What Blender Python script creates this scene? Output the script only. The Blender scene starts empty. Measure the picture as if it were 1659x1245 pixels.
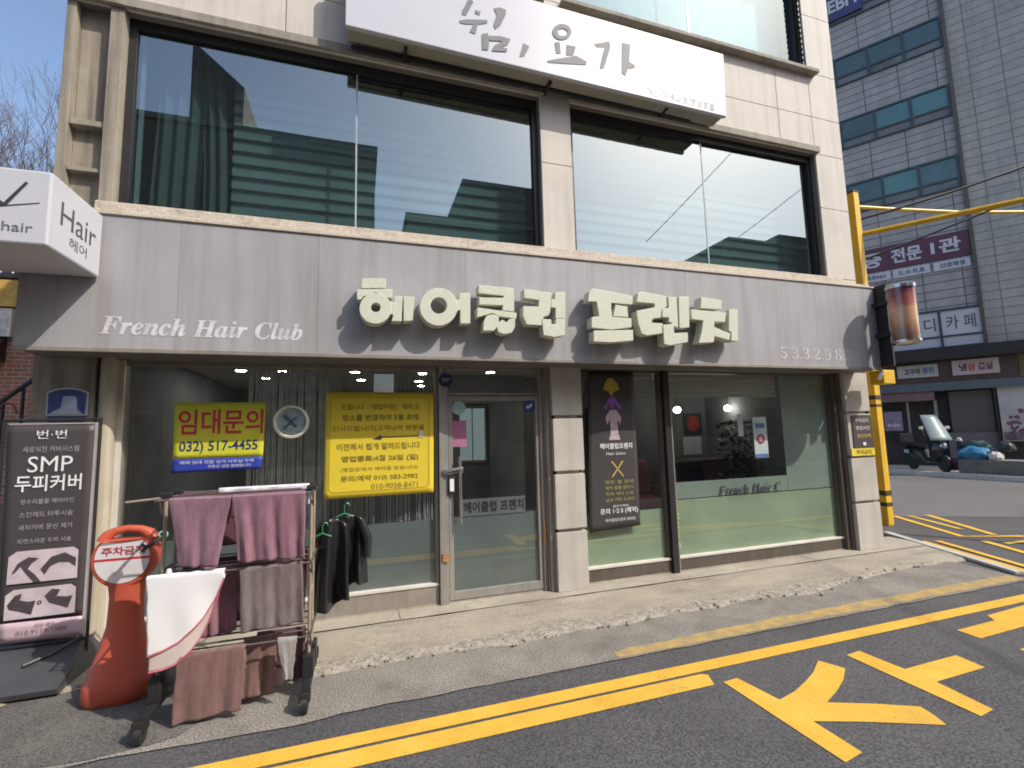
import bpy, math, random
from mathutils import Vector, Matrix, noise
random.seed(7)
R = math.radians
scene = bpy.context.scene
COL = scene.collection

# ---------------------------------------------------------------- camera
cam_d = bpy.data.cameras.new('camera')
cam = bpy.data.objects.new('camera', cam_d)
COL.objects.link(cam)
cam_d.sensor_width = 36.0
cam_d.lens = 36.0 * 765.268 / 1659.0
cam_d.clip_start = 0.05
cam_d.clip_end = 2000
_r = Vector((0.95157251, -0.30630465, -0.0262148))
_u = Vector((-0.00771312, -0.10903301, 0.9940082))
_f = Vector((0.30732761, 0.94566869, 0.10611538))
CAM = Vector((-0.047249, -4.590973, 1.6))
cam.matrix_world = Matrix(((_r.x, _u.x, -_f.x, CAM.x), (_r.y, _u.y, -_f.y, CAM.y), (_r.z, _u.z, -_f.z, CAM.z), (0, 0, 0, 1)))
scene.camera = cam

# ---------------------------------------------------------------- light
SUN = Vector((0.71, -0.69, 1.0)).normalized()
sun_el = math.asin(SUN.z)
sun_az = math.atan2(SUN.x, SUN.y)
world = bpy.data.worlds.new("World")
scene.world = world
world.use_nodes = True
wn = world.node_tree.nodes
wl = world.node_tree.links
wn.clear()
sky = wn.new('ShaderNodeTexSky')
sky.sky_type = 'NISHITA'
sky.sun_disc = False
sky.sun_elevation = sun_el
sky.sun_rotation = sun_az
sky.air_density = 1.0
sky.dust_density = 2.4
sky.ozone_density = 1.2
bg = wn.new('ShaderNodeBackground')
bg.inputs['Strength'].default_value = 0.15
wo = wn.new('ShaderNodeOutputWorld')
wl.new(sky.outputs[0], bg.inputs[0])
wl.new(bg.outputs[0], wo.inputs[0])
sl = bpy.data.lights.new('sun', 'SUN')
sl.energy = 2.6
sl.angle = R(0.5)
sl.color = (1.0, 0.945, 0.85)
so = bpy.data.objects.new('sun', sl)
COL.objects.link(so)
so.rotation_euler = SUN.to_track_quat('Z', 'Y').to_euler()
scene.view_settings.view_transform = 'Standard'
scene.view_settings.look = 'None'
scene.view_settings.exposure = 0.74
scene.view_settings.gamma = 1.0
scene.cycles.max_bounces = 8
scene.cycles.transparent_max_bounces = 16
scene.cycles.use_denoising = True
scene.cycles.filter_width = 1.8

# ---------------------------------------------------------------- materials
def srgb(r, g, b):
    f = lambda c: (c / 255 / 12.92) if c / 255 <= 0.04045 else ((c / 255 + 0.055) / 1.055) ** 2.4
    return (f(r), f(g), f(b))

class NT:
    def __init__(s, name):
        s.m = bpy.data.materials.new(name)
        s.m.use_nodes = True
        s.t = s.m.node_tree
        s.t.nodes.clear()
        s.out = s.t.nodes.new('ShaderNodeOutputMaterial')
    def n(s, kind, **k):
        x = s.t.nodes.new('ShaderNode' + kind)
        for a, v in k.items():
            setattr(x, a, v)
        return x
    def l(s, a, b):
        s.t.links.new(a, b)
    def pos(s, scale=(1, 1, 1)):
        g = s.n('NewGeometry')
        v = s.n('VectorMath', operation='MULTIPLY')
        s.l(g.outputs['Position'], v.inputs[0])
        v.inputs[1].default_value = scale
        return v.outputs[0]
    def noise(s, scale, detail=5, rough=0.6, stretch=(1, 1, 1)):
        x = s.n('TexNoise')
        x.inputs['Scale'].default_value = scale
        x.inputs['Detail'].default_value = detail
        x.inputs['Roughness'].default_value = rough
        s.l(s.pos(stretch), x.inputs['Vector'])
        return x.outputs[0]
    def ramp(s, fac, stops):
        r = s.n('ValToRGB')
        e = r.color_ramp.elements
        while len(e) < len(stops):
            e.new(0.5)
        for q, (p, c) in zip(e, stops):
            q.position = p
            q.color = (*c, 1) if len(c) == 3 else c
        s.l(fac, r.inputs[0])
        return r.outputs[0]
    def mix(s, fac, a, b, mode='MIX'):
        x = s.n('Mix', data_type='RGBA', blend_type=mode)
        for v, i in ((fac, 0), (a, 6), (b, 7)):
            if isinstance(v, (int, float)):
                x.inputs[i].default_value = v
            elif isinstance(v, tuple):
                x.inputs[i].default_value = (*v, 1)
            else:
                s.l(v, x.inputs[i])
        return x.outputs[2]

def mat(name, col, rough=0.7, var=0.12, vs=6.0, fine=0.0, fs=150.0, bump=0.0, bs=60.0, streak=0.0, streakcol=None,
        metal=0.0, stain=0.0, staincol=(0.05, 0.045, 0.04), ss=1.2, spec=0.5, coat=0.0, stretch=(1, 1, 1), crack=0.0, cs=1.5):
    t = NT(name)
    b = t.n('BsdfPrincipled')
    c = tuple(col)
    lo = tuple(x * (1 - var) for x in c)
    hi = tuple(min(1, x * (1 + var)) for x in c)
    cc = t.ramp(t.noise(vs, 6, 0.62, stretch), [(0.3, lo), (0.7, hi)])
    if fine:
        f = t.ramp(t.noise(fs, 2, 0.5), [(0.35, (1 - fine,) * 3), (0.65, (1 + fine,) * 3)])
        cc = t.mix(1.0, cc, f, 'MULTIPLY')
    if streak:
        k = t.ramp(t.noise(1.0, 5, 0.6, (9, 9, 0.55)), [(0.46, (0, 0, 0)), (0.72, (streak,) * 3)])
        cc = t.mix(k, cc, streakcol or staincol)
    if stain:
        k = t.ramp(t.noise(ss, 8, 0.68), [(0.5, (0, 0, 0)), (0.68, (stain,) * 3)])
        cc = t.mix(k, cc, staincol)
    if crack:
        v = t.n('TexVoronoi', feature='DISTANCE_TO_EDGE')
        v.inputs['Scale'].default_value = cs
        w = t.n('TexNoise'); w.inputs['Scale'].default_value = 3.0; w.inputs['Detail'].default_value = 6
        p = t.pos(); t.l(p, w.inputs['Vector'])
        a = t.n('VectorMath', operation='MULTIPLY_ADD')
        t.l(w.outputs[1], a.inputs[0]); a.inputs[1].default_value = (0.5, 0.5, 0.5); t.l(p, a.inputs[2])
        t.l(a.outputs[0], v.inputs['Vector'])
        k = t.ramp(v.outputs[0], [(0.0, (crack,) * 3), (0.012, (0, 0, 0))])
        cc = t.mix(k, cc, tuple(x * 0.3 for x in c))
    t.l(cc, b.inputs['Base Color'])
    b.inputs['Roughness'].default_value = rough
    b.inputs['Metallic'].default_value = metal
    b.inputs['Specular IOR Level'].default_value = spec
    b.inputs['Coat Weight'].default_value = coat
    if bump:
        bp = t.n('Bump')
        bp.inputs['Strength'].default_value = bump
        bp.inputs['Distance'].default_value = 0.01
        t.l(t.noise(bs, 5, 0.65), bp.inputs['Height'])
        t.l(bp.outputs[0], b.inputs['Normal'])
    t.l(b.outputs[0], t.out.inputs[0])
    return t.m

def glass(name, tint, r0, wob=0.0, gl=(1, 1, 1)):
    t = NT(name)
    tr = t.n('BsdfTransparent'); tr.inputs[0].default_value = (*tint, 1)
    g = t.n('BsdfGlossy'); g.inputs['Roughness'].default_value = 0.0; g.inputs[0].default_value = (*gl, 1)
    geo = t.n('NewGeometry')
    d = t.n('VectorMath', operation='DOT_PRODUCT')
    t.l(geo.outputs['Normal'], d.inputs[0]); t.l(geo.outputs['Incoming'], d.inputs[1])
    ab = t.n('Math', operation='ABSOLUTE'); t.l(d.outputs['Value'], ab.inputs[0])
    om = t.n('Math', operation='SUBTRACT'); om.inputs[0].default_value = 1; t.l(ab.outputs[0], om.inputs[1])
    pw = t.n('Math', operation='POWER'); t.l(om.outputs[0], pw.inputs[0]); pw.inputs[1].default_value = 5
    ma = t.n('Math', operation='MULTIPLY_ADD'); t.l(pw.outputs[0], ma.inputs[0]); ma.inputs[1].default_value = 1 - r0; ma.inputs[2].default_value = r0
    mx = t.n('MixShader'); t.l(ma.outputs[0], mx.inputs[0]); t.l(tr.outputs[0], mx.inputs[1]); t.l(g.outputs[0], mx.inputs[2])
    if wob:
        bp = t.n('Bump'); bp.inputs['Strength'].default_value = wob; bp.inputs['Distance'].default_value = 0.02
        t.l(t.noise(0.9, 2, 0.4), bp.inputs['Height']); t.l(bp.outputs[0], g.inputs['Normal'])
    t.l(mx.outputs[0], t.out.inputs[0])
    return t.m

def film(name, col, opacity):
    t = NT(name)
    b = t.n('BsdfPrincipled'); b.inputs['Roughness'].default_value = 0.25
    cc = t.ramp(t.noise(2.2, 4, 0.5), [(0.3, tuple(x * 0.88 for x in col)), (0.7, tuple(x * 1.1 for x in col))])
    t.l(cc, b.inputs['Base Color'])
    tr = t.n('BsdfTransparent'); tr.inputs[0].default_value = (0.9, 0.95, 0.9, 1)
    mx = t.n('MixShader'); mx.inputs[0].default_value = opacity
    t.l(tr.outputs[0], mx.inputs[1]); t.l(b.outputs[0], mx.inputs[2]); t.l(mx.outputs[0], t.out.inputs[0])
    return t.m

def emit(name, col, s):
    t = NT(name)
    e = t.n('Emission'); e.inputs[0].default_value = (*col, 1); e.inputs[1].default_value = s
    t.l(e.outputs[0], t.out.inputs[0])
    return t.m

def cladding(name, c1, c2, mortar, w, h, axis, msize=0.012, off=0.0, rough=0.6, stain=0.25):
    """panel joints on a wall; axis = horizontal unit vector of the wall"""
    t = NT(name)
    b = t.n('BsdfPrincipled'); b.inputs['Roughness'].default_value = rough
    g = t.n('NewGeometry')
    d = t.n('VectorMath', operation='DOT_PRODUCT'); t.l(g.outputs['Position'], d.inputs[0]); d.inputs[1].default_value = axis
    sp = t.n('SeparateXYZ'); t.l(g.outputs['Position'], sp.inputs[0])
    cb = t.n('CombineXYZ'); t.l(d.outputs['Value'], cb.inputs[0]); t.l(sp.outputs[2], cb.inputs[1])
    br = t.n('TexBrick'); br.offset = off; t.l(cb.outputs[0], br.inputs['Vector'])
    br.inputs['Scale'].default_value = 1.0
    br.inputs['Brick Width'].default_value = w; br.inputs['Row Height'].default_value = h
    br.inputs['Mortar Size'].default_value = msize; br.inputs['Mortar Smooth'].default_value = 0.1
    br.inputs['Color1'].default_value = (*c1, 1); br.inputs['Color2'].default_value = (*c2, 1); br.inputs['Mortar'].default_value = (*mortar, 1)
    k = t.ramp(t.noise(1.0, 5, 0.6, (3, 3, 0.35)), [(0.45, (0, 0, 0)), (0.75, (stain,) * 3)])
    cc = t.mix(k, br.outputs['Color'], tuple(x * 0.55 for x in c1))
    cc = t.mix(1.0, cc, t.ramp(t.noise(4, 4), [(0.3, (0.9,) * 3), (0.7, (1.08,) * 3)]), 'MULTIPLY')
    t.l(cc, b.inputs['Base Color'])
    t.l(b.outputs[0], t.out.inputs[0])
    return t.m

# ---------------------------------------------------------------- mesh builder
TXT = bpy.data.scenes.new('lettering')   # lettering is turned into meshes here
TC = bpy.data.curves.new('t', 'FONT')
TO = bpy.data.objects.new('t', TC)
TXT.collection.objects.link(TO)
class MB:
    def __init__(s):
        s.v = []; s.f = []; s.sm = []
    def add(s, verts, faces, smooth=False):
        o = len(s.v)
        s.v += [tuple(p) for p in verts]
        for f in faces:
            s.f.append(tuple(i + o for i in f)); s.sm.append(smooth)
        return s
    def box(s, x0, x1, y0, y1, z0, z1):
        v = [(x, y, z) for x in (x0, x1) for y in (y0, y1) for z in (z0, z1)]
        return s.add(v, [(0, 1, 3, 2), (4, 6, 7, 5), (0, 4, 5, 1), (2, 3, 7, 6), (0, 2, 6, 4), (1, 5, 7, 3)])
    def obox(s, c, ax, ay, az):
        """oriented box: centre and three half-axis vectors"""
        c, ax, ay, az = map(Vector, (c, ax, ay, az))
        v = [c + i * ax + j * ay + k * az for i in (-1, 1) for j in (-1, 1) for k in (-1, 1)]
        return s.add(v, [(0, 1, 3, 2), (4, 6, 7, 5), (0, 4, 5, 1), (2, 3, 7, 6), (0, 2, 6, 4), (1, 5, 7, 3)])
    def tube(s, pts, r, n=8, caps=True, smooth=True):
        pts = [Vector(p) for p in pts]
        rs = r if isinstance(r, (list, tuple)) else [r] * len(pts)
        rings = []
        up = None
        for i, p in enumerate(pts):
            d = (pts[min(i + 1, len(pts) - 1)] - pts[max(i - 1, 0)]).normalized()
            if up is None:
                up = Vector((0, 0, 1)) if abs(d.z) < 0.9 else Vector((1, 0, 0))
            a = d.cross(up).normalized(); b = a.cross(d).normalized(); up = b
            rings.append([p + rs[i] * (math.cos(2 * math.pi * k / n) * a + math.sin(2 * math.pi * k / n) * b) for k in range(n)])
        v = [q for rg in rings for q in rg]
        f = []
        for i in range(len(pts) - 1):
            for k in range(n):
                f.append((i * n + k, i * n + (k + 1) % n, (i + 1) * n + (k + 1) % n, (i + 1) * n + k))
        s.add(v, f, smooth)
        if caps:
            s.add(rings[0], [tuple(range(n))]); s.add(rings[-1], [tuple(reversed(range(n)))])
        return s
    def lathe(s, c, prof, n=24, axis='Z', smooth=True, caps=True):
        c = Vector(c)
        def P(r, h, a):
            x, y = r * math.cos(a), r * math.sin(a)
            return c + (Vector((x, y, h)) if axis == 'Z' else Vector((x, h, y)) if axis == 'Y' else Vector((h, x, y)))
        v = [P(r, h, 2 * math.pi * k / n) for r, h in prof for k in range(n)]
        f = [(i * n + k, i * n + (k + 1) % n, (i + 1) * n + (k + 1) % n, (i + 1) * n + k) for i in range(len(prof) - 1) for k in range(n)]
        s.add(v, f, smooth)
        if caps:
            s.add([P(*prof[0], 2 * math.pi * k / n) for k in range(n)], [tuple(range(n))])
            s.add([P(*prof[-1], 2 * math.pi * k / n) for k in range(n)], [tuple(range(n))])
        return s
    def poly(s, pts):
        return s.add(pts, [tuple(range(len(pts)))])
    def prism(s, pts, d):
        """polygon extruded along vector d"""
        d = Vector(d); n = len(pts)
        a = [Vector(p) for p in pts]; b = [p + d for p in a]
        s.add(a + b, [tuple(range(n)), tuple(reversed(range(n, 2 * n)))] + [(i, i + n, (i + 1) % n + n, (i + 1) % n) for i in range(n)])
        return s
    def ringprism(s, o, i, d):
        d = Vector(d); n = len(o)
        o = [Vector(p) for p in o]; i = [Vector(p) for p in i]
        v = o + i + [p + d for p in o] + [p + d for p in i]
        f = []
        for k in range(n):
            k2 = (k + 1) % n
            f += [(k, k2, n + k2, n + k), (2 * n + k, 3 * n + k, 3 * n + k2, 2 * n + k2), (k, 2 * n + k, 2 * n + k2, k2), (n + k, n + k2, 3 * n + k2, 3 * n + k)]
        return s.add(v, f)
    def loft(s, rings, smooth=True, caps=True):
        n = len(rings[0])
        v = [p for r in rings for p in r]
        f = [(i * n + k, i * n + (k + 1) % n, (i + 1) * n + (k + 1) % n, (i + 1) * n + k) for i in range(len(rings) - 1) for k in range(n)]
        s.add(v, f, smooth)
        if caps:
            s.add(rings[0], [tuple(range(n))]); s.add(rings[-1], [tuple(reversed(range(n)))])
        return s
    def grid(s, nu, nv, fn, smooth=True):
        v = [fn(i / nu, j / nv) for j in range(nv + 1) for i in range(nu + 1)]
        f = [(j * (nu + 1) + i, j * (nu + 1) + i + 1, (j + 1) * (nu + 1) + i + 1, (j + 1) * (nu + 1) + i) for j in range(nv) for i in range(nu)]
        return s.add(v, f, smooth)
    def text(s, body, box, origin=(0, 0, 0), right=(1, 0, 0), up=(0, 0, 1), bold=0.0, shear=0.0, fit=True, font_gap=1.0, lift=0.0):
        """flat lettering filling box (a0, a1, b0, b1) measured along right / up from origin"""
        c = TC; o = TO
        c.body = body; c.resolution_u = 3; c.offset = bold; c.shear = shear; c.space_character = font_gap
        c.fill_mode = 'FRONT'
        m = bpy.data.meshes.new_from_object(o)
        vs = [v.co.copy() for v in m.vertices]; fs = [tuple(p.vertices) for p in m.polygons]
        bpy.data.meshes.remove(m)
        if not vs:
            return s
        x0 = min(v.x for v in vs); x1 = max(v.x for v in vs); y0 = min(v.y for v in vs); y1 = max(v.y for v in vs)
        a0, a1, b0, b1 = box
        O = Vector(origin); Rt = Vector(right); U = Vector(up); N = Rt.cross(U)
        kx = (a1 - a0) / max(1e-6, x1 - x0); ky = (b1 - b0) / max(1e-6, y1 - y0)
        s.add([O + Rt * (a0 + (v.x - x0) * kx) + U * (b0 + (v.y - y0) * ky) + N * lift for v in vs], fs)
        return s

def root_loc(o):
    while o.parent:
        o = o.parent
    return Vector(o.location)

def build(name, mb, material, parent=None, bevel=0.0, solid=0.0, kind=None):
    me = bpy.data.meshes.new(name)
    off = root_loc(parent) if parent else Vector((0, 0, 0))
    me.from_pydata([tuple(Vector(p) - off) for p in mb.v], [], mb.f)
    me.polygons.foreach_set('use_smooth', mb.sm)
    me.materials.append(material)
    me.validate(); me.update()
    if any(mb.sm):
        me.set_sharp_from_angle(angle=R(40))
    o = bpy.data.objects.new(name, me)
    COL.objects.link(o)
    if parent:
        o.parent = parent
    if solid:
        md = o.modifiers.new('solid', 'SOLIDIFY'); md.thickness = solid; md.offset = 0
    if bevel:
        md = o.modifiers.new('bevel', 'BEVEL'); md.width = bevel; md.segments = 2; md.limit_method = 'ANGLE'; md.angle_limit = R(40)
    if kind:
        o['kind'] = kind
    return o

def thing(name, label, cat, loc=(0, 0, 0), group=None):
    o = bpy.data.objects.new(name, None)
    COL.objects.link(o)
    o.location = loc; o.empty_display_size = 0.2
    o['label'] = label; o['category'] = cat
    if group:
        o['group'] = group
    return o

def tag(o, label, cat, group=None):
    o['label'] = label; o['category'] = cat
    if group:
        o['group'] = group
    return o

def copy_thing(root, loc, label, group=None):
    r = root.copy(); COL.objects.link(r); r.location = loc; r['label'] = label
    if group:
        r['group'] = group
    for ch in root.children:
        c = ch.copy(); COL.objects.link(c); c.parent = r
        for g in ch.children:
            d = g.copy(); COL.objects.link(d); d.parent = c
    return r

def wob(p, s=1.0, a=1.0):
    return noise.noise(Vector(p) * s) * a

# ---------------------------------------------------------------- measured outlines (metres)
G1={'he':([[(-0.035,2.952),(0.163,2.965),(0.161,2.878),(-0.04,2.863)],[(-0.075,2.853),(0.218,2.874),(0.214,2.793),(0.176,2.795),(0.076,2.836),(-0.021,2.791),(-0.042,2.762),(-0.074,2.763)],[(0.234,2.813),(0.299,2.818),(0.295,2.593),(0.21,2.589),(0.223,2.645),(0.192,2.655),(0.197,2.761),(0.229,2.763)],[(0.311,2.815),(0.406,2.819),(0.387,2.604),(0.31,2.594)]],[([(0.21,2.7),(0.206,2.67),(0.196,2.641),(0.18,2.614),(0.159,2.592),(0.134,2.575),(0.107,2.563),(0.077,2.559),(0.048,2.561),(0.021,2.569),(-0.004,2.584),(-0.024,2.604),(-0.04,2.628),(-0.05,2.656),(-0.053,2.685),(-0.05,2.715),(-0.041,2.743),(-0.026,2.77),(-0.005,2.792),(0.019,2.81),(0.047,2.822),(0.076,2.827),(0.106,2.826),(0.134,2.818),(0.159,2.803),(0.18,2.783),(0.196,2.758),(0.206,2.73)],[(0.118,2.703),(0.117,2.694),(0.114,2.685),(0.11,2.677),(0.104,2.671),(0.096,2.666),(0.088,2.662),(0.079,2.661),(0.07,2.661),(0.062,2.664),(0.055,2.668),(0.048,2.674),(0.044,2.681),(0.041,2.689),(0.04,2.698),(0.041,2.707),(0.043,2.715),(0.048,2.723),(0.054,2.73),(0.062,2.735),(0.07,2.738),(0.079,2.74),(0.087,2.74),(0.096,2.737),(0.103,2.733),(0.11,2.727),(0.114,2.72),(0.117,2.711)])]),'eo':([[(0.802,2.878),(0.905,2.893),(0.9,2.603),(0.807,2.599),(0.809,2.723),(0.746,2.702),(0.761,2.813),(0.801,2.82)]],[([(0.786,2.751),(0.782,2.712),(0.768,2.674),(0.747,2.641),(0.72,2.612),(0.687,2.59),(0.652,2.575),(0.614,2.569),(0.577,2.572),(0.542,2.583),(0.511,2.601),(0.485,2.627),(0.465,2.658),(0.453,2.693),(0.449,2.731),(0.454,2.769),(0.466,2.806),(0.486,2.84),(0.512,2.869),(0.544,2.892),(0.58,2.907),(0.617,2.914),(0.655,2.912),(0.691,2.902),(0.723,2.884),(0.75,2.858),(0.77,2.826),(0.783,2.79)],[(0.688,2.757),(0.686,2.74),(0.681,2.724),(0.672,2.71),(0.66,2.697),(0.646,2.688),(0.631,2.682),(0.615,2.679),(0.599,2.68),(0.584,2.684),(0.571,2.692),(0.559,2.703),(0.551,2.717),(0.546,2.732),(0.544,2.748),(0.546,2.765),(0.552,2.78),(0.56,2.795),(0.572,2.807),(0.585,2.817),(0.601,2.823),(0.617,2.826),(0.633,2.825),(0.648,2.821),(0.661,2.813),(0.673,2.802),(0.681,2.788),(0.687,2.773)])]),'keul':([[(0.983,2.968),(1.322,2.963),(1.321,2.737),(1.205,2.742),(1.212,2.791),(0.986,2.784),(0.987,2.852),(1.217,2.863),(1.221,2.881),(0.982,2.89)],[(0.967,2.756),(1.345,2.726),(1.337,2.669),(1.169,2.684),(1.11,2.711),(1.043,2.689),(0.965,2.662)],[(1.016,2.541),(1.024,2.629),(1.049,2.681),(1.113,2.701),(1.167,2.684),(1.17,2.625),(1.199,2.656),(1.244,2.628),(1.267,2.662),(1.325,2.672),(1.323,2.59),(1.29,2.535),(1.214,2.518),(1.16,2.535),(1.145,2.58),(1.12,2.546)]],[]),'reom':([[(1.424,2.963),(1.706,2.944),(1.687,2.776),(1.67,2.72),(1.616,2.707),(1.591,2.619),(1.441,2.62),(1.406,2.696),(1.411,2.797),(1.566,2.8),(1.572,2.865),(1.421,2.876)],[(1.741,2.95),(1.849,2.968),(1.838,2.699),(1.735,2.693),(1.739,2.796),(1.692,2.799),(1.699,2.881),(1.738,2.88)],[(1.594,2.68),(1.69,2.681),(1.69,2.636),(1.733,2.638),(1.737,2.689),(1.836,2.694),(1.825,2.534),(1.715,2.51),(1.605,2.525)]],[]),'peu':([[(2.09,2.883),(2.107,2.985),(2.147,3.022),(2.604,2.973),(2.59,2.883),(2.349,2.884),(2.346,2.832),(2.352,2.742),(2.572,2.738),(2.569,2.646),(2.333,2.61),(2.117,2.622),(2.122,2.727),(2.206,2.74),(2.186,2.887)],[(2.394,2.869),(2.529,2.856),(2.534,2.746),(2.362,2.747)],[(2.134,2.591),(2.582,2.618),(2.575,2.508),(2.326,2.481),(2.131,2.483)]],[]),'ren':([[(2.642,2.913),(2.662,3.003),(2.697,3.028),(3.0,2.999),(3.005,2.887),(2.94,2.853),(2.922,2.765),(2.82,2.746),(2.811,2.705),(2.945,2.703),(2.932,2.598),(2.742,2.568),(2.681,2.585),(2.644,2.704),(2.636,2.82),(2.857,2.869),(2.852,2.909)],[(3.028,2.991),(3.133,2.993),(3.126,2.667),(3.06,2.682),(3.047,2.716),(3.016,2.723),(3.017,2.77),(2.938,2.77),(2.947,2.864),(3.024,2.872)],[(3.154,3.0),(3.286,3.011),(3.266,2.674),(3.141,2.661)],[(2.936,2.685),(3.066,2.704),(3.07,2.604),(3.24,2.618),(3.232,2.516),(3.006,2.471),(2.938,2.486)]],[]),'chi':([[(3.447,3.018),(3.716,3.0),(3.706,2.895),(3.43,2.893)],[(3.305,2.874),(3.763,2.862),(3.736,2.755),(3.598,2.754),(3.59,2.695),(3.798,2.631),(3.777,2.554),(3.584,2.595),(3.57,2.525),(3.372,2.513),(3.418,2.632),(3.45,2.758),(3.304,2.767)],[(3.802,2.899),(3.922,2.91),(3.893,2.551),(3.799,2.55),(3.81,2.649),(3.777,2.661)]],[])}
G2={'swim':([[(0.978,6.035),(1.011,6.054),(1.039,6.034),(0.998,5.94),(0.96,5.859),(0.915,5.854),(0.917,5.894),(0.949,5.961)],[(1.057,5.949),(1.115,5.942),(1.101,5.9),(1.052,5.906)],[(0.888,5.782),(0.964,5.816),(1.184,5.866),(1.179,5.827),(1.083,5.792),(1.052,5.674),(0.994,5.682),(1.032,5.779),(0.952,5.76),(0.894,5.756)],[(1.255,6.023),(1.323,6.047),(1.392,6.037),(1.381,5.974),(1.325,5.847),(1.263,5.783),(1.25,5.832),(1.287,5.948)],[(1.121,5.692),(1.185,5.72),(1.197,5.641),(1.188,5.529),(1.122,5.518)],[(1.191,5.687),(1.315,5.718),(1.429,5.712),(1.4,5.645),(1.312,5.583),(1.392,5.598),(1.384,5.558),(1.221,5.528),(1.249,5.591),(1.341,5.666),(1.197,5.639)]],[]),'comma':([[(1.572,5.705),(1.641,5.683),(1.581,5.559),(1.522,5.53)]],[]),'yo':([[(1.933,5.802),(1.992,5.825),(2.002,5.689),(1.947,5.676)],[(2.076,5.813),(2.189,5.816),(2.151,5.705),(2.066,5.685)],[(1.842,5.568),(2.184,5.708),(2.311,5.669),(2.304,5.627),(2.017,5.575),(1.846,5.549)]],[([(2.138,5.978),(2.134,5.956),(2.125,5.934),(2.11,5.912),(2.092,5.892),(2.07,5.876),(2.046,5.863),(2.021,5.854),(1.996,5.85),(1.973,5.851),(1.952,5.857),(1.935,5.867),(1.922,5.882),(1.915,5.9),(1.913,5.92),(1.917,5.942),(1.925,5.964),(1.939,5.986),(1.958,6.005),(1.979,6.022),(2.003,6.036),(2.028,6.045),(2.054,6.049),(2.077,6.048),(2.098,6.042),(2.116,6.032),(2.128,6.017),(2.136,5.999)],[(2.092,5.962),(2.09,5.951),(2.085,5.94),(2.078,5.93),(2.068,5.92),(2.056,5.912),(2.043,5.905),(2.03,5.901),(2.017,5.899),(2.004,5.899),(1.993,5.901),(1.984,5.906),(1.977,5.913),(1.973,5.921),(1.972,5.931),(1.974,5.941),(1.979,5.952),(1.986,5.962),(1.996,5.972),(2.008,5.98),(2.02,5.987),(2.034,5.991),(2.047,5.994),(2.06,5.994),(2.071,5.991),(2.08,5.986),(2.087,5.98),(2.091,5.971)])]),'ga':([[(2.415,5.905),(2.61,5.99),(2.625,5.924),(2.526,5.639),(2.467,5.615),(2.494,5.727),(2.545,5.897),(2.447,5.873)],[(2.772,6.013),(2.881,6.016),(2.859,5.793),(2.926,5.773),(2.932,5.738),(2.835,5.7),(2.794,5.604),(2.748,5.634)]],[])}
ROAD=[[(2.206,-1.913),(2.325,-1.902),(2.37,-2.193),(2.542,-2.15),(2.7,-2.088),(2.838,-2.025),(3.019,-1.914),(3.085,-2.059),(2.93,-2.163),(2.776,-2.239),(2.604,-2.311),(2.854,-2.422),(3.055,-2.528),(3.034,-2.609),(2.994,-2.691),(2.627,-2.523),(2.364,-2.419),(2.361,-2.692),(2.215,-2.717)],[(3.273,-1.925),(3.417,-1.91),(3.434,-2.203),(3.965,-2.195),(3.937,-2.373),(3.441,-2.381),(3.399,-2.687),(3.258,-2.704)],[(5.019,-1.831),(6.463,-1.757),(6.296,-1.97),(5.474,-1.99),(5.401,-2.06),(4.442,-2.088),(4.45,-1.932),(4.947,-1.916)],[(4.469,-2.296),(5.175,-2.284),(5.109,-2.418),(4.433,-2.438)]]
def it(s):
    return ''.join(chr(0x1D468 + ord(c) - 65) if c.isupper() else chr(0x1D482 + ord(c) - 97) if c.islower() else c for c in s)

# ---------------------------------------------------------------- shared materials
m_stone = mat('wall_stone', (0.56, 0.515, 0.455), 0.75, 0.07, 2.0, 0.05, 90, 0.15, 80, streak=0.28, streakcol=(0.24, 0.21, 0.17))
m_stone_old = mat('old_concrete', (0.30, 0.265, 0.21), 0.85, 0.18, 3.0, 0.08, 90, 0.3, 70, streak=0.85, streakcol=(0.10, 0.085, 0.065))
m_lintel = mat('lintel_concrete', (0.30, 0.27, 0.225), 0.85, 0.15, 3.0, 0.06, 90, 0.25, 70, streak=0.5, streakcol=(0.13, 0.11, 0.085))
m_joint = mat('joint', (0.16, 0.15, 0.13), 0.9)
m_pillar = mat('pillar_granite', (0.45, 0.42, 0.375), 0.7, 0.1, 3.0, 0.16, 120, 0.1, 120, streak=0.3, streakcol=(0.26, 0.23, 0.19))
m_frame_dark = mat('dark_frame', (0.022, 0.02, 0.022), 0.45, 0.2, 4)
m_frame_brown = mat('brown_frame', (0.085, 0.072, 0.06), 0.5, 0.2, 3, streak=0.4, streakcol=(0.16, 0.13, 0.10))
m_alu = mat('aluminium', (0.36, 0.345, 0.325), 0.4, 0.12, 4, metal=0.45, streak=0.35, streakcol=(0.2, 0.17, 0.13))
m_alu_worn = mat('worn_aluminium', (0.29, 0.26, 0.225), 0.55, 0.15, 4, metal=0.25, streak=0.5, streakcol=(0.16, 0.13, 0.10))
m_alu_lit = mat('pale_lit_aluminium', (0.62, 0.59, 0.53), 0.45, 0.1, 4, metal=0.1)
m_rust = mat('rust', (0.40, 0.20, 0.08), 0.8, 0.3, 20)
m_sill = mat('sill_stone', (0.50, 0.44, 0.365), 0.7, 0.15, 5, 0.15, 60, 0.2, 60, stain=0.7, staincol=(0.22, 0.17, 0.12), ss=5)
m_fascia = mat('fascia_grey', (0.345, 0.341, 0.356), 0.42, 0.09, 1.3, 0.02, 60, 0.04, 1.2, stain=0.30, staincol=(0.27, 0.25, 0.245), ss=0.9, streak=0.65, streakcol=(0.25, 0.225, 0.215))
m_letter = mat('letter_cream', (0.57, 0.58, 0.47), 0.55, 0.06, 4, 0.06, 60, stain=0.25, staincol=(0.36, 0.36, 0.25), ss=4)
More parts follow.
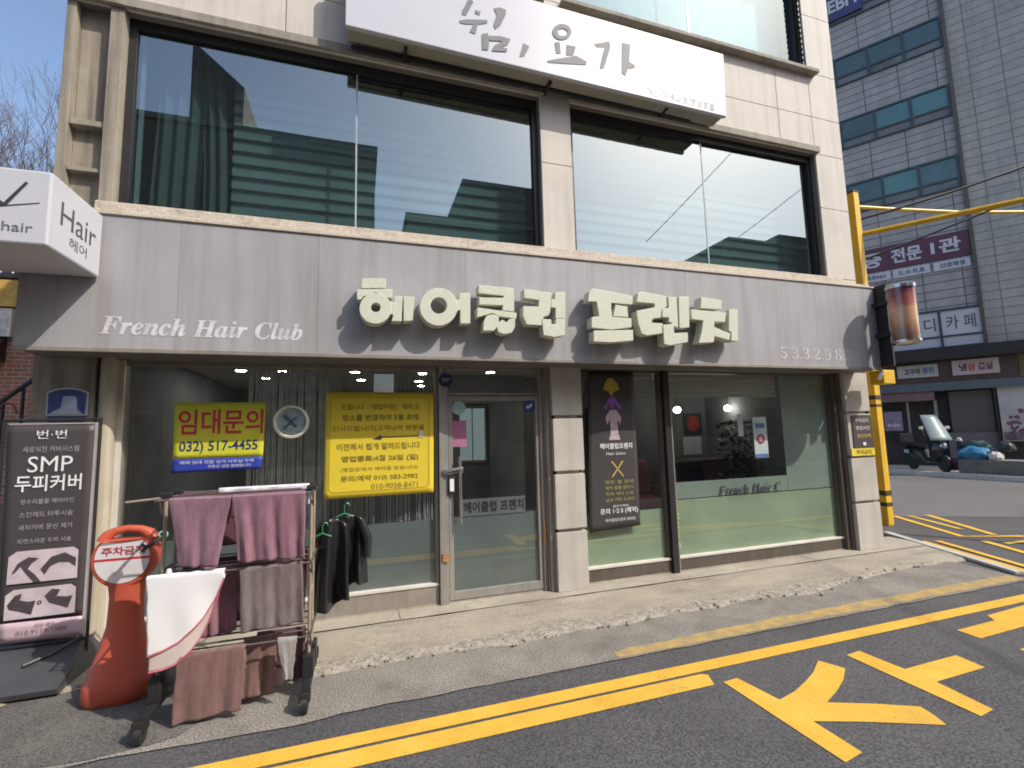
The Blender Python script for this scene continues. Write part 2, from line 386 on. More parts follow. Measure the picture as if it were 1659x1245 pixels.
m_white_sign = mat('white_acrylic', (0.53, 0.53, 0.575), 0.35, 0.02, 2)
m_pale_print = mat('pale_print', (0.60, 0.585, 0.59), 0.6, 0.15, 18)
m_greytext = mat('grey_brush_ink', (0.16, 0.16, 0.17), 0.6, 0.12, 8)
m_lighttext = mat('light_grey_ink', (0.50, 0.50, 0.53), 0.6)
m_darktext = mat('dark_ink', (0.035, 0.033, 0.045), 0.6)
m_white = mat('white_ink', (0.72, 0.72, 0.72), 0.6, 0.08, 15)
m_yellow_paint = mat('yellow_paint', (0.70, 0.41, 0.045), 0.75, 0.10, 4.0, 0.10, 110, 0.2, 90, stain=0.45, staincol=(0.46, 0.30, 0.08), ss=7)
m_yellow_worn = NT('worn_yellow_paint')
m_yellow_steel = mat('yellow_steel', (0.72, 0.43, 0.02), 0.45, 0.12, 4, streak=0.45, streakcol=(0.40, 0.24, 0.03))
m_black = mat('black_plastic', (0.018, 0.018, 0.02), 0.5, 0.15, 8)
m_chrome = mat('chrome', (0.6, 0.6, 0.6), 0.22, 0.05, 4, metal=0.9)
m_glass_up = glass('tinted_glass', (0.46, 0.60, 0.60), 0.31, 0.03, gl=(0.70, 0.79, 0.79))
m_glass_top = glass('top_glass', (0.42, 0.58, 0.62), 0.10, 0.03, gl=(0.80, 0.95, 1.0))
m_glass_shop = glass('shop_glass', (0.88, 0.92, 0.90), 0.085, 0.01)
m_film_dark = film('dark_film', (0.125, 0.148, 0.148), 0.93)
m_film_green = film('green_film', (0.275, 0.345, 0.235), 0.92)
m_film_pale = film('pale_film', (0.32, 0.38, 0.34), 0.72)
m_red_ink = mat('red_ink', (0.50, 0.035, 0.05), 0.6)
m_blue_ink = mat('blue_ink', (0.025, 0.04, 0.30), 0.6)

t = NT('road_paint')
b = t.n('BsdfPrincipled'); b.inputs['Roughness'].default_value = 0.8
c_ = t.ramp(t.noise(3.2, 6, 0.65), [(0.28, (0.60, 0.335, 0.035)), (0.52, (0.70, 0.41, 0.045)), (0.75, (0.74, 0.47, 0.075))])
c_ = t.mix(1.0, c_, t.ramp(t.noise(120, 3, 0.6), [(0.32, (0.80,) * 3), (0.68, (1.12,) * 3)]), 'MULTIPLY')
c_ = t.mix(t.ramp(t.noise(1.3, 6, 0.6), [(0.52, (0, 0, 0)), (0.78, (0.30,) * 3)]), c_, (0.42, 0.29, 0.09))
k_ = t.n('Math', operation='MULTIPLY'); t.l(t.noise(70, 3, 0.7), k_.inputs[0]); t.l(t.ramp(t.noise(2.0, 6, 0.7), [(0.35, (0.55,) * 3), (0.7, (1.15,) * 3)]), k_.inputs[1])
c_ = t.mix(t.ramp(k_.outputs[0], [(0.60, (0, 0, 0)), (0.68, (0.6,) * 3)]), c_, (0.14, 0.11, 0.07))
t.l(c_, b.inputs['Base Color'])
bp = t.n('Bump'); bp.inputs['Strength'].default_value = 0.45; bp.inputs['Distance'].default_value = 0.01
t.l(t.noise(85, 4, 0.65), bp.inputs['Height']); t.l(bp.outputs[0], b.inputs['Normal'])
t.l(b.outputs[0], t.out.inputs[0])
m_yellow_paint = t.m
# worn paint: yellow flakes over old asphalt
t = m_yellow_worn
b = t.n('BsdfPrincipled'); b.inputs['Roughness'].default_value = 0.85
k = t.ramp(t.noise(9.0, 8, 0.72), [(0.34, (0, 0, 0)), (0.62, (1, 1, 1))])
t.l(t.mix(k, (0.235, 0.195, 0.13), (0.47, 0.31, 0.085)), b.inputs['Base Color'])
t.l(b.outputs[0], t.out.inputs[0])
m_yellow_worn = t.m

# ---------------------------------------------------------------- ground
m_asphalt = mat('new_asphalt', (0.078, 0.075, 0.079), 0.80, 0.20, 0.9, 0.5, 75, 0.7, 90, stain=0.6, staincol=(0.105, 0.10, 0.096), ss=0.55, crack=0.0)
m_asphalt_far = mat('grazing_lit_asphalt', (0.125, 0.120, 0.118), 0.85, 0.12, 0.5, 0.3, 60, 0.3, 80)  # paler asphalt; brightness of the grazing view is put into the colour
m_asphalt_old = mat('old_asphalt', (0.225, 0.205, 0.178), 0.9, 0.18, 2.2, 0.5, 90, 0.7, 90, stain=0.6, staincol=(0.09, 0.08, 0.07), ss=1.6)
m_apron = mat('concrete', (0.345, 0.310, 0.248), 0.9, 0.16, 1.4, 0.24, 110, 0.45, 70, stain=0.6, staincol=(0.19, 0.17, 0.14), ss=1.1, crack=0.28, cs=0.5)
m_rubble = mat('broken_concrete', (0.30, 0.27, 0.225), 0.95, 0.30, 9, 0.35, 70, 1.0, 40, stain=0.7, staincol=(0.16, 0.14, 0.115), ss=5)
# the front strip wears away towards its broken lip
t = NT('worn_concrete')
b = t.n('BsdfPrincipled'); b.inputs['Roughness'].default_value = 0.92
base = t.ramp(t.noise(1.6, 7, 0.65), [(0.3, (0.285, 0.252, 0.198)), (0.7, (0.385, 0.341, 0.268))])
base = t.mix(1.0, base, t.ramp(t.noise(105, 2, 0.5), [(0.35, (0.72,) * 3), (0.65, (1.24,) * 3)]), 'MULTIPLY')
base = t.mix(t.ramp(t.noise(1.0, 8, 0.68, (0.8, 3.0, 1)), [(0.50, (0, 0, 0)), (0.66, (0.6,) * 3)]), base, (0.17, 0.15, 0.125))
g_ = t.n('NewGeometry'); s_ = t.n('SeparateXYZ'); t.l(g_.outputs['Position'], s_.inputs[0])
mr_ = t.n('MapRange'); t.l(s_.outputs[1], mr_.inputs[0])
for i_, v_ in ((1, -0.50), (2, -0.85), (3, -0.25), (4, 0.30)):
    mr_.inputs[i_].default_value = v_
ad = t.n('Math', operation='ADD'); t.l(t.noise(3.2, 9, 0.72, (0.7, 1.6, 1)), ad.inputs[0]); t.l(mr_.outputs[0], ad.inputs[1])
grey = t.mix(t.ramp(t.noise(16, 6, 0.75), [(0.42, (0, 0, 0)), (0.56, (1, 1, 1))]), (0.20, 0.18, 0.15), (0.37, 0.335, 0.28))
grey = t.mix(1.0, grey, t.ramp(t.noise(80, 2, 0.5), [(0.35, (0.75,) * 3), (0.65, (1.2,) * 3)]), 'MULTIPLY')
base = t.mix(t.ramp(ad.outputs[0], [(0.50, (0, 0, 0)), (0.62, (0.85,) * 3)]), base, grey)
t.l(base, b.inputs['Base Color'])
bp = t.n('Bump'); bp.inputs['Strength'].default_value = 0.7; bp.inputs['Distance'].default_value = 0.012
t.l(t.noise(45, 6, 0.7), bp.inputs['Height']); t.l(bp.outputs[0], b.inputs['Normal'])
t.l(b.outputs[0], t.out.inputs[0])
m_apron_front = t.m
m_kerb = mat('kerb_concrete', (0.45, 0.43, 0.39), 0.9, 0.15, 3, 0.2, 90, 0.3, 70)
m_asphalt_patch = mat('patch_asphalt', (0.105, 0.098, 0.088), 0.9, 0.2, 2.5, 0.45, 90, 0.6, 90, stain=0.4, staincol=(0.17, 0.155, 0.13), ss=2.5)
build('road', MB().poly([(-300, -300, -0.030), (400, -300, -0.030), (400, 400, -0.030), (-300, 400, -0.030)]), m_asphalt, kind='structure')
build('side_road', MB().poly([(8.6, 1.75, -0.026), (13.5, -0.9, -0.026), (30, -6, -0.026), (30, 30, -0.026), (8.6, 30, -0.026)]), m_asphalt_far, kind='structure')

def lip(x):
    bay = max(0, min(1, (-0.75 - x) / 0.35)) * max(0, min(1, (x + 2.45) / 0.35))
    return -0.82 + 0.42 * bay * (1 + 0.5 * noise.noise((x * 3, 9, 0))) + 0.10 * noise.noise((x * 1.3, 3.1, 0)) + 0.025 * noise.noise((x * 5, 7.1, 0)) + 0.16 * max(0, min(1, (x - 4.2) / 1.5))
def xr(y):
    return 7.20 + 0.43 * y
# old asphalt strip, with a ragged outer edge
n = 170
mb = MB(); v = []
for i in range(n + 1):
    s_ = i / n
    x0 = -9 + s_ * (xr(-1.41) - 0.05 + 9)
    ye = -1.41 + 0.02 * noise.noise((x0 * 4, 1, 0)) + (0.10 * noise.noise((x0 * 0.9, 5, 0)) if x0 < -0.2 else 0) - (0.12 * max(0, min(1, (-1.3 - x0) / 0.6)))
    v += [(x0, ye, -0.022), (min(x0 + 0.1, xr(-0.4)), -0.4, -0.022)]
f = [(2 * i, 2 * i + 2, 2 * i + 3, 2 * i + 1) for i in range(n)]
build('old_road_edge', MB().add(v, f), m_asphalt_old, kind='structure')
# concrete apron: back strip, front strip with a broken lip
mb = MB()
for (xa, xb) in ((-9, -2.5), (-2.494, 0.31), (0.316, 3.3), (3.306, 5.2), (5.206, 7.2)):
    mb.grid(int((xb - xa) / 0.1) + 1, 5, lambda u, w, xa=xa, xb=xb: (min(xa + u * (xb - xa), xr(0.4 - 0.52 * w) - 0.06), 0.4 - 0.52 * w, 0.0 + 0.004 * noise.noise((3 * (xa + u * (xb - xa)), 3 * w, 0))))
build('pavement', mb, m_apron, kind='structure')
mb = MB()
def front(u, w):
    y_top = -0.132
    xx = -9 + u * 16.1
    ye = lip(xx)
    y = y_top + (ye - y_top) * min(1, w / 0.92)
    z = -0.003 + 0.006 * noise.noise((xx * 2.2, y * 4, 0))
    edge = max(0, (w - 0.62) / 0.3)
    z += edge * (0.010 * noise.noise((xx * 8, y * 10, 2)) + 0.006 * noise.noise((xx * 22, y * 22, 5)))
    if w > 0.93:
        z = -0.034; y = ye - 0.07
    x = min(xx, xr(y) - 0.06)
    return (x, y, z)
mb.grid(330, 26, front)
build('pavement', mb, m_apron_front, kind='structure')
# dark asphalt patch at the left, and the broken concrete beyond it
mb = MB()
pp_ = []
for i in range(40):
    a = 2 * math.pi * i / 40
    k = 1 + 0.16 * noise.noise((math.cos(a) * 2, math.sin(a) * 2, 3)) + 0.07 * noise.noise((math.cos(a) * 7, math.sin(a) * 7, 1))
    pp_.append((-1.50 + 0.80 * k * math.cos(a), -0.86 + 0.52 * k * math.sin(a), -0.0185))
build('asphalt_patch', mb.poly(pp_), m_asphalt_patch, kind='structure')
mb = MB()
rnd = random.Random(3)
for i in range(420):
    x = rnd.uniform(-2.6, 6.2); y = lip(x) + rnd.gauss(0.02, 0.05); r = abs(rnd.gauss(0.005, 0.006)) + 0.003
    z = -0.012
    mb.lathe((x, y, z), [(r * 0.8, -0.004), (r, r * 0.4), (r * 0.5, r * 0.9)], 6, 'Z', False)
build('rubble', mb, m_rubble, kind='stuff')
# kerb edging at the side street
mb = MB()
pts = [(xr(0.62), 0.62), (xr(-0.2), -0.2), (xr(-0.9), -0.9), (xr(-1.28), -1.28)]
for (a, b_) in zip(pts, pts[1:]):
    d = Vector((b_[0] - a[0], b_[1] - a[1], 0)); c = Vector((a[0] + b_[0], a[1] + b_[1], 0)) / 2
    nrm = Vector((d.y, -d.x, 0)).normalized()
    mb.obox(c + Vector((0, 0, -0.008)), d * 0.497, nrm * 0.05, Vector((0, 0, 0.018)))
build('kerb', mb, m_kerb, kind='structure', bevel=0.006)

# painted lines and road lettering
def strip(mb, pts, w, z=-0.026):
    P = [Vector((p[0], p[1], 0)) for p in pts]
    L = []; Rr = []
    for i, p in enumerate(P):
        d = (P[min(i + 1, len(P) - 1)] - P[max(i - 1, 0)]).normalized()
        nn = Vector((-d.y, d.x, 0)) * w / 2
        L.append(p + nn); Rr.append(p - nn)
    for i in range(len(P) - 1):
        mb.add([(*L[i].xy, z), (*Rr[i].xy, z), (*Rr[i + 1].xy, z), (*L[i + 1].xy, z)], [(0, 1, 2, 3)])
    return mb
build('road_line', strip(MB(), [(-14, -1.685), (14, -1.70)], 0.118), m_yellow_paint, kind='structure')
build('road_line', MB().poly([(-14, -1.768, -0.026), (-14, -1.91, -0.026), (2.13, -1.918, -0.026), (2.18, -1.80, -0.026), (2.14, -1.778, -0.026)]), m_yellow_paint, kind='structure')
v = []; n = 90
for i in range(n + 1):
    x = 1.75 + i / n * 4.75
    c = -1.37 + 0.06 * min(1, (x - 1.75) / 1.6)
    v += [(x, c + 0.075 + 0.03 * noise.noise((x * 6, 0, 1)), -0.0195), (x, max(-1.395, c - 0.065 + 0.02 * noise.noise((x * 7, 4, 1))), -0.0195)]
build('worn_road_line', MB().add(v, [(2 * i, 2 * i + 1, 2 * i + 3, 2 * i + 2) for i in range(n)]), m_yellow_worn, kind='structure')
side_lines = [([(9.05, 1.557), (8.202, 0.081), (8.95, -0.25)], 0.10), ([(9.292, 1.465), (8.75, 0.40)], 0.08), ([(9.62, 1.37), (8.70, -0.03)], 0.10), ([(8.115, -0.214), (7.70, -1.0)], 0.10),
              ([(8.192, -0.41), (8.75, -0.44)], 0.07), ([(7.401, 0.104), (6.75, -1.50)], 0.085), ([(7.60, 0.038), (6.96, -1.40)], 0.085)]
for i, (p, w) in enumerate(side_lines):
    build('road_line', strip(MB(), p, w, -0.022 + 0.0004 * i), m_yellow_paint, kind='structure')
for pl in ROAD:
    build('road_lettering', MB().poly([(x, y, -0.026) for x, y in pl]), m_yellow_paint, kind='structure')
build('far_pavement', MB().box(16.9, 26, -14, 14, -0.03, 0.09), m_kerb, kind='structure', bevel=0.01)
build('kerb', MB().box(16.72, 16.895, -14, 14, -0.03, 0.12), mat('pale_kerb', (0.55, 0.54, 0.51), 0.9, 0.12, 1.5, 0.2, 30), kind='structure', bevel=0.01)

# ---------------------------------------------------------------- the corner building
B = thing('shop_building', 'beige stone corner building with tinted upper windows above a glazed hair salon', 'building', (2, 0.3, 0))
W1 = (-2.02, 1.855, 3.601, 5.389); W2 = (2.234, 5.986, 3.601, 5.389)
W3a = (-2.02, 1.855, 6.62, 8.5); W3 = (2.234, 5.98, 6.62, 8.5)
OPEN = [W1, W2, W3a, W3]
def inside(x, z):
    return any(o[0] < x < o[1] and o[2] < z < o[3] for o in OPEN)
xs = sorted({-2.43, -2.02, -0.75, 0.55, 1.855, 2.234, 3.15, 4.30, 5.375, 5.986, 6.51})
zs = sorted({2.30, 3.601, 4.60, 5.389, 5.94, 6.62, 7.53, 8.5, 9.4})
mb = MB()
for xa, xb in zip(xs, xs[1:]):
    for za, zb in zip(zs, zs[1:]):
        if inside((xa + xb) / 2, (za + zb) / 2):
            continue
        if xa < -2.1 and za < 5.3:
            continue
        g = 0.0035
        mb.box(xa + (g if xa > -2.43 else 0), xb - (g if xb < 6.51 else 0), 0, 0.03, za + g, zb - g)
build('wall', mb, m_stone, B, bevel=0.003)
mb = MB()
for xa, xb in zip(xs, xs[1:]):
    for za, zb in zip(zs, zs[1:]):
        if not inside((xa + xb) / 2, (za + zb) / 2):
            if xa < -2.1 and za < 5.3:
                continue
            mb.box(xa + (0.004 if xa == -2.43 else 0), xb - (0.004 if xb == 6.51 else 0), 0.031, 0.26, za, zb)
build('wall_backing', mb, m_joint, B)
# sides, rear and roof
mb = MB()
mb.box(-2.43, -2.20, 0.27, 9, 0, 9.4).box(6.28, 6.51, 0.27, 9, 0, 9.4).box(-2.2, 6.28, 8.8, 9, 0, 9.4).box(-2.43, 6.51, 0.0, 9, 9.401, 9.6)
mb.box(-2.2, 6.28, 0.27, 8.79, 5.75, 6.1)
build('side_wall', mb, m_stone_old, B)
# recessed niche pilaster on the left corner
mb = MB()
mb.box(-2.43, -2.365, -0.002, 0.26, 2.30, 5.385).box(-2.12, -2.022, -0.012, 0.26, 3.47, 5.40).box(-2.364, -2.121, 0.09, 0.26, 2.30, 5.384)
mb.box(-2.364, -2.121, 0.01, 0.089, 4.27, 4.32).box(-2.364, -2.121, 0.02, 0.089, 3.87, 3.905).box(-2.43, -2.02, -0.05, 0.0, 5.39, 5.52)
build('corner_pilaster', mb, m_stone_old, B, bevel=0.004)
build('lintel', MB().box(-2.02, 1.90, -0.045, -0.001, 5.39, 5.475), m_lintel, B, bevel=0.004)
build('lintel', MB().box(2.20, 6.03, -0.045, -0.001, 5.39, 5.475), m_lintel, B, bevel=0.004)
build('window_sill', MB().box(2.15, 6.10, -0.10, 0.035, 6.565, 6.615), m_lintel, B, bevel=0.004)
build('window_sill', MB().box(-2.1, 1.95, -0.10, 0.035, 6.565, 6.615), m_lintel, B, bevel=0.004)
build('window_sill', MB().box(-2.12, 6.28, -0.33, 0.035, 3.39, 3.415).box(-2.12, 6.2, -0.06, 0.035, 3.456, 3.598), m_sill, B, bevel=0.006)

m_blind = mat('blind', (0.33, 0.385, 0.38), 0.8, 0.25, 0.7, stretch=(0.6, 1, 2))
m_sheer = mat('sheer', (0.42, 0.48, 0.48), 0.8, 0.3, 0.8)
m_room = mat('dark_room', (0.07, 0.09, 0.09), 0.9)
def window(o, splits, fr=0.06, blind=None, y=0.12, gm=None):
    x0, x1, z0, z1 = o
    w = build('window', MB().box(x0, x0 + fr, y - 0.03, y + 0.06, z0, z1).box(x1 - fr, x1, y - 0.03, y + 0.06, z0, z1)
              .box(x0 + fr, x1 - fr, y - 0.03, y + 0.06, z1 - fr - 0.03, z1).box(x0 + fr, x1 - fr, y - 0.03, y + 0.06, z0, z0 + fr * 0.6), m_frame_dark, B)
    a = x0 + fr
    for i, s_ in enumerate(list(splits) + [x1 - fr]):
        g = 0.006
        yo = y + 0.012 * (i % 2)
        build('pane', MB().poly([(a + g, yo, z0 + 0.02), (s_ - g, yo, z0 + 0.02), (s_ - g, yo, z1 - fr), (a + g, yo, z1 - fr)]), gm or m_glass_up, w)
        if i < len(splits):
            build('pane_edge', MB().box(s_ - 0.008, s_ + 0.008, y - 0.004, y + 0.02, z0 + 0.03, z1 - fr - 0.03), mat('pane_edge', (0.35, 0.40, 0.40), 0.3), w)
        a = s_
    if blind:
        mb = MB(); z = z1 - 0.1
        while z > z0 + 0.05:
            mb.obox(((blind[0] + blind[1]) / 2, 0.40, z), ((blind[1] - blind[0]) / 2, 0, 0), (0, 0.002, -0.036), (0, 0.0012, 0.0008))
            z -= 0.132
        build('blind', mb, m_blind, w)
        build('blind_sheer', MB().box(blind[0], blind[1], 0.43, 0.432, z0, z1), m_sheer, w)
    return w
window(W1, [-0.095], blind=(-1.25, 1.8))
window(W2, [4.14], blind=(2.3, 5.95))
window(W3a, [0.0]); 
w3 = window(W3, [4.085], gm=m_glass_top)
build('blind', MB().box(2.3, 5.95, 0.40, 0.41, 6.65, 8.45), mat('sky_reflection_tone', (0.62, 0.70, 0.74), 0.8), w3)  # pale blue sheet standing in for sky reflected in the top window
# toothed weather strip at the right edge of the top window
mb = MB(); z = 6.66
while z < 8.4:
    mb.box(5.955, 5.995, 0.02, 0.06, z, z + 0.05); z += 0.085
build('weather_strip', mb, m_frame_dark, w3)
# curtain gathered at the left of the first window
mb = MB()
mb.grid(60, 3, lambda u, w: (-1.90 + 0.40 * u + 0.05 * w, 0.34 + 0.03 * math.sin(u * 23 + w), 3.62 + 1.7 * w))
mb.grid(60, 3, lambda u, w: (-1.47 + 0.20 * u - 0.08 * w * w, 0.37 + 0.03 * math.sin(u * 15), 3.62 + 1.7 * w))
build('curtain', mb, mat('grey_curtain', (0.13, 0.155, 0.155), 0.9, 0.2, 3), B)
build('inner_stile', MB().box(-1.955, -1.925, 0.19, 0.22, 3.66, 5.30), mat('stile_grey', (0.42, 0.44, 0.45), 0.5), B)
build('upper_room', MB().box(-2.19, 6.27, 4.2, 4.3, 3.42, 5.74).box(-2.19, 6.27, 0.28, 4.19, 3.30, 3.40).box(-2.19, 6.27, 4.2, 4.3, 6.11, 9.3), m_room, B)

# ground floor: pillars
def pillar(x0, x1, name='pillar'):
    mb = MB()
    mb.box(x0 + 0.04, x1 - 0.04, 0.041, 0.30, 0, 2.36)
    for za, zb in ((0.0, 0.582), (0.618, 1.172), (1.208, 1.752), (1.788, 2.37)):
        mb.box(x0, x1, 0.0, 0.040, za, zb)
        mb.box(x0 - 0.001, x0 + 0.0395, 0.0402, 0.295, za, zb).box(x1 - 0.0395, x1 + 0.001, 0.0402, 0.295, za, zb)
    return build(name, mb, m_pillar, B, bevel=0.004)
pillar(1.885, 2.229)
pillar(6.085, 6.52)
mb = MB()
mb.box(-2.46, -2.06, 0.0, 0.30, 0, 2.37)
build('pillar', mb, m_stone_old, B, bevel=0.004)
build('pilaster', MB().lathe((-1.995, 0.06, 0), [(0.058, 0), (0.058, 2.36)], 20).box(-2.058, -1.94, 0.06, 0.2, 0, 2.36), mat('cream_pilaster', (0.47, 0.42, 0.33), 0.7, 0.1, 4, streak=0.6, streakcol=(0.24, 0.17, 0.10)), B)
build('threshold', MB().box(-1.94, 6.08, 0.12, 0.5, -0.02, 0.012), m_apron, B)

# shop windows
def shop_window(x0, x1, zt, film_z, film_m, fmat, zs_=0.165, y=0.15, extra=None):
    w = build('shop_window', MB().box(x0, x1, y - 0.02, y + 0.07, 0.012, zs_ - 0.025)
              .box(x0, x0 + 0.03, y - 0.02, y + 0.06, zs_, zt).box(x1 - 0.03, x1, y - 0.02, y + 0.06, zs_, zt)
              .box(x0 + 0.03, x1 - 0.03, y - 0.02, y + 0.06, zt - 0.04, zt), fmat, B, bevel=0.003)
    build('sill', MB().box(x0, x1, y - 0.03, y + 0.06, zs_ - 0.0245, zs_), m_alu_lit, w, bevel=0.002)  # highlight along the sill top painted in with the paler aluminium
    build('pane', MB().poly([(x0 + 0.03, y + 0.02, zs_), (x1 - 0.03, y + 0.02, zs_), (x1 - 0.03, y + 0.02, zt - 0.04), (x0 + 0.03, y + 0.02, zt - 0.04)]), m_glass_shop, w)
    build('film', MB().poly([(x0 + 0.03, y + 0.026, zs_), (x1 - 0.03, y + 0.026, zs_), (x1 - 0.03, y + 0.026, film_z), (x0 + 0.03, y + 0.026, film_z)]), film_m, w)
    return w
ws1 = shop_window(-1.935, 0.70, 2.30, 0.79, m_film_dark, m_alu_worn, 0.20)
build('stile', MB().box(-1.94, -1.905, 0.10, 0.129, 0.0, 2.30), m_alu_lit, ws1, bevel=0.002)
ws2 = shop_window(2.25, 3.325, 2.32, 0.71, m_film_green, m_frame_brown)
ws3 = shop_window(3.415, 5.98, 2.33, 0.79, m_film_green, m_frame_brown)
build('pale_band', MB().poly([(3.45, 0.178, 0.80), (5.165, 0.178, 0.80), (5.165, 0.178, 0.99), (3.45, 0.178, 0.99)]), m_film_pale, ws3)
build('side_film', MB().poly([(5.17, 0.178, 0.80), (5.945, 0.178, 0.80), (5.945, 0.178, 2.285), (5.17, 0.178, 2.285)]), m_film_pale, ws3)
m_slat = mat('roman_blind', (0.62, 0.62, 0.56), 0.8, 0.06, 2)
for par, xa, xb in ((ws3, 3.45, 5.165), (ws2, 2.285, 3.29)):
    mb = MB()
    for k_ in range(5):
        mb.obox(((xa + xb) / 2, 0.245 + 0.004 * (k_ % 2), 2.255 - k_ * 0.058), ((xb - xa) / 2, 0, 0), (0, 0.003, 0.0), (0, 0.008, 0.026))
    build('blind', mb, m_slat, par)
mb = MB(); rd_ = random.Random(6)
for k_ in range(11):
    mb.lathe((3.475 + rd_.uniform(-.012, .012), 0.160, 0.27 + k_ * 0.036 + rd_.uniform(-.01, .01)), [(0.010, 0), (0.010, 0.002)], 10, 'Y')
build('sticker_strip', mb, mat('lime_dots', (0.55, 0.55, 0.12), 0.6, 0.3, 30), ws3)
build('window_lettering', MB().text(it('French Hair C'), (4.08, 5.05, 0.80, 0.92), (0, 0.165, 0)), m_darktext, ws3)
mu = build('mullion', MB().box(3.33, 3.41, 0.09, 0.22, 0.0, 2.33), m_frame_dark, B, bevel=0.004)
build('mullion', MB().box(3.411, 3.43, 0.10, 0.129, 0.02, 2.33), m_alu, B, bevel=0.002)
build('end_frame', MB().box(5.982, 6.035, 0.08, 0.25, 0, 2.36).box(6.036, 6.083, 0.05, 0.25, 0, 2.36), m_frame_brown, B, bevel=0.004)
mu2 = build('mullion', MB().box(0.705, 0.742, 0.09, 0.22, 0.0, 2.32).box(0.743, 0.795, 0.105, 0.21, 0.0, 2.32), m_alu, B, bevel=0.003)
build('hinge', MB().box(0.725, 0.79, 0.075, 0.0895, 0.40, 0.48), m_rust, mu2, bevel=0.004)
build('door_jamb', MB().box(1.775, 1.815, 0.10, 0.22, 0, 2.32).box(1.816, 1.83, 0.07, 0.22, 0, 2.32).box(1.831, 1.884, 0.05, 0.22, 0, 2.35), m_alu_worn, B, bevel=0.003)
build('rust_patch', MB().box(1.783, 1.805, 0.094, 0.0995, 0.45, 0.70), m_rust, B)
# door
D = build('door', MB().box(0.80, 0.845, 0.12, 0.17, 0.02, 2.0).box(1.735, 1.772, 0.12, 0.17, 0.02, 2.0).box(0.846, 1.734, 0.12, 0.17, 0.02, 0.10).box(0.846, 1.734, 0.12, 0.17, 1.955, 2.0), m_alu, B, bevel=0.003)
build('pane', MB().poly([(0.846, 0.15, 0.10), (1.734, 0.15, 0.10), (1.734, 0.15, 1.955), (0.846, 0.15, 1.955)]), m_glass_shop, D)
build('film', MB().poly([(0.846, 0.156, 0.10), (1.734, 0.156, 0.10), (1.734, 0.156, 0.80), (0.846, 0.156, 0.80)]), m_film_dark, D)
build('name_band', MB().poly([(0.93, 0.145, 0.80), (1.60, 0.145, 0.80), (1.60, 0.145, 0.965), (0.93, 0.145, 0.965)]), film('band_film', (0.13, 0.14, 0.14), 0.8), D)
build('lettering', MB().text('헤어클럽 프렌치', (0.95, 1.585, 0.83, 0.94), (0, 0.142, 0), bold=0.025), m_black, D)
build('handle', MB().tube([(0.905, 0.06, 0.74), (0.905, 0.06, 1.40)], 0.014, 10).tube([(0.905, 0.06, 0.82), (0.905, 0.12, 0.82)], 0.01, 8).tube([(0.905, 0.06, 1.33), (0.905, 0.12, 1.33)], 0.01, 8), m_chrome, D)
lk = build('lock', MB().box(0.788, 0.868, 0.085, 0.1195, 1.03, 1.20), m_black, D, bevel=0.006)
build('keypad', MB().box(0.803, 0.845, 0.079, 0.0845, 1.06, 1.18), m_white, lk, bevel=0.002)
build('latch', MB().box(0.735, 0.935, 0.066, 0.0845, 1.235, 1.275).tube([(0.75, 0.07, 1.255), (0.80, 0.05, 1.27), (0.93, 0.055, 1.285)], 0.014, 8), m_chrome, D, bevel=0.004)
build('transom', MB().box(0.80, 1.772, 0.12, 0.17, 2.015, 2.035).box(0.80, 1.772, 0.12, 0.17, 2.27, 2.32), m_alu, B, bevel=0.003)
build('transom_pane', MB().poly([(0.80, 0.15, 2.036), (1.772, 0.15, 2.036), (1.772, 0.15, 2.27), (0.80, 0.15, 2.27)]), m_glass_shop, B)
build('head_beam', MB().box(-1.94, 6.08, 0.03, 0.27, 2.335, 2.5), m_frame_dark, B)

# ---------------------------------------------------------------- salon interior
m_int_wall = mat('salon_wall', (0.21, 0.21, 0.205), 0.8, 0.2, 1.5)
m_int_dark = mat('salon_dark_wall', (0.17, 0.17, 0.175), 0.8, 0.3, 1.2)
m_int_floor = mat('salon_floor', (0.26, 0.25, 0.22), 0.4, 0.08, 4)
build('salon_floor', MB().box(-2.19, 6.27, 0.51, 6, -0.02, 0.015), m_int_floor, B)
build('salon_ceiling', MB().box(-2.19, 6.27, 0.271, 6, 2.52, 2.6), mat('salon_ceiling', (0.42, 0.42, 0.40), 0.8), B)
build('salon_wall', MB().box(-2.19, 2.6, 4.9, 5.0, 0.02, 2.51).box(-2.19, -2.1, 0.6, 4.89, 0.02, 2.51), m_int_dark, B)
build('salon_wall', MB().box(2.601, 6.27, 2.7, 2.8, 0.02, 2.51).box(6.1, 6.27, 0.6, 2.69, 0.02, 2.51).box(2.5, 2.6, 2.7, 4.89, 0.02, 2.51), m_int_wall, B)
rw_ = build('rear_glow_frame', MB().box(1.85, 1.89, 4.85, 4.899, 1.05, 2.2).box(2.41, 2.45, 4.85, 4.899, 1.05, 2.2).box(1.891, 2.409, 4.85, 4.899, 2.15, 2.2).box(1.891, 2.409, 4.85, 4.899, 1.05, 1.1).box(2.14, 2.16, 4.86, 4.895, 1.101, 2.149), m_alu, B)
build('glow_pane', MB().box(1.891, 2.409, 4.87, 4.88, 1.101, 2.149), emit('pane_glow', (0.62, 0.78, 0.80), 0.16), rw_)  # added glowing pane for the bright patches behind the door
build('roller_shutter_box', MB().box(0.8, 1.85, 0.75, 0.95, 1.98, 2.30), mat('shutter_box', (0.28, 0.28, 0.33), 0.5), B, bevel=0.02)
lt = emit('lamp_glow', (1.0, 0.95, 0.86), 45)
P0 = None
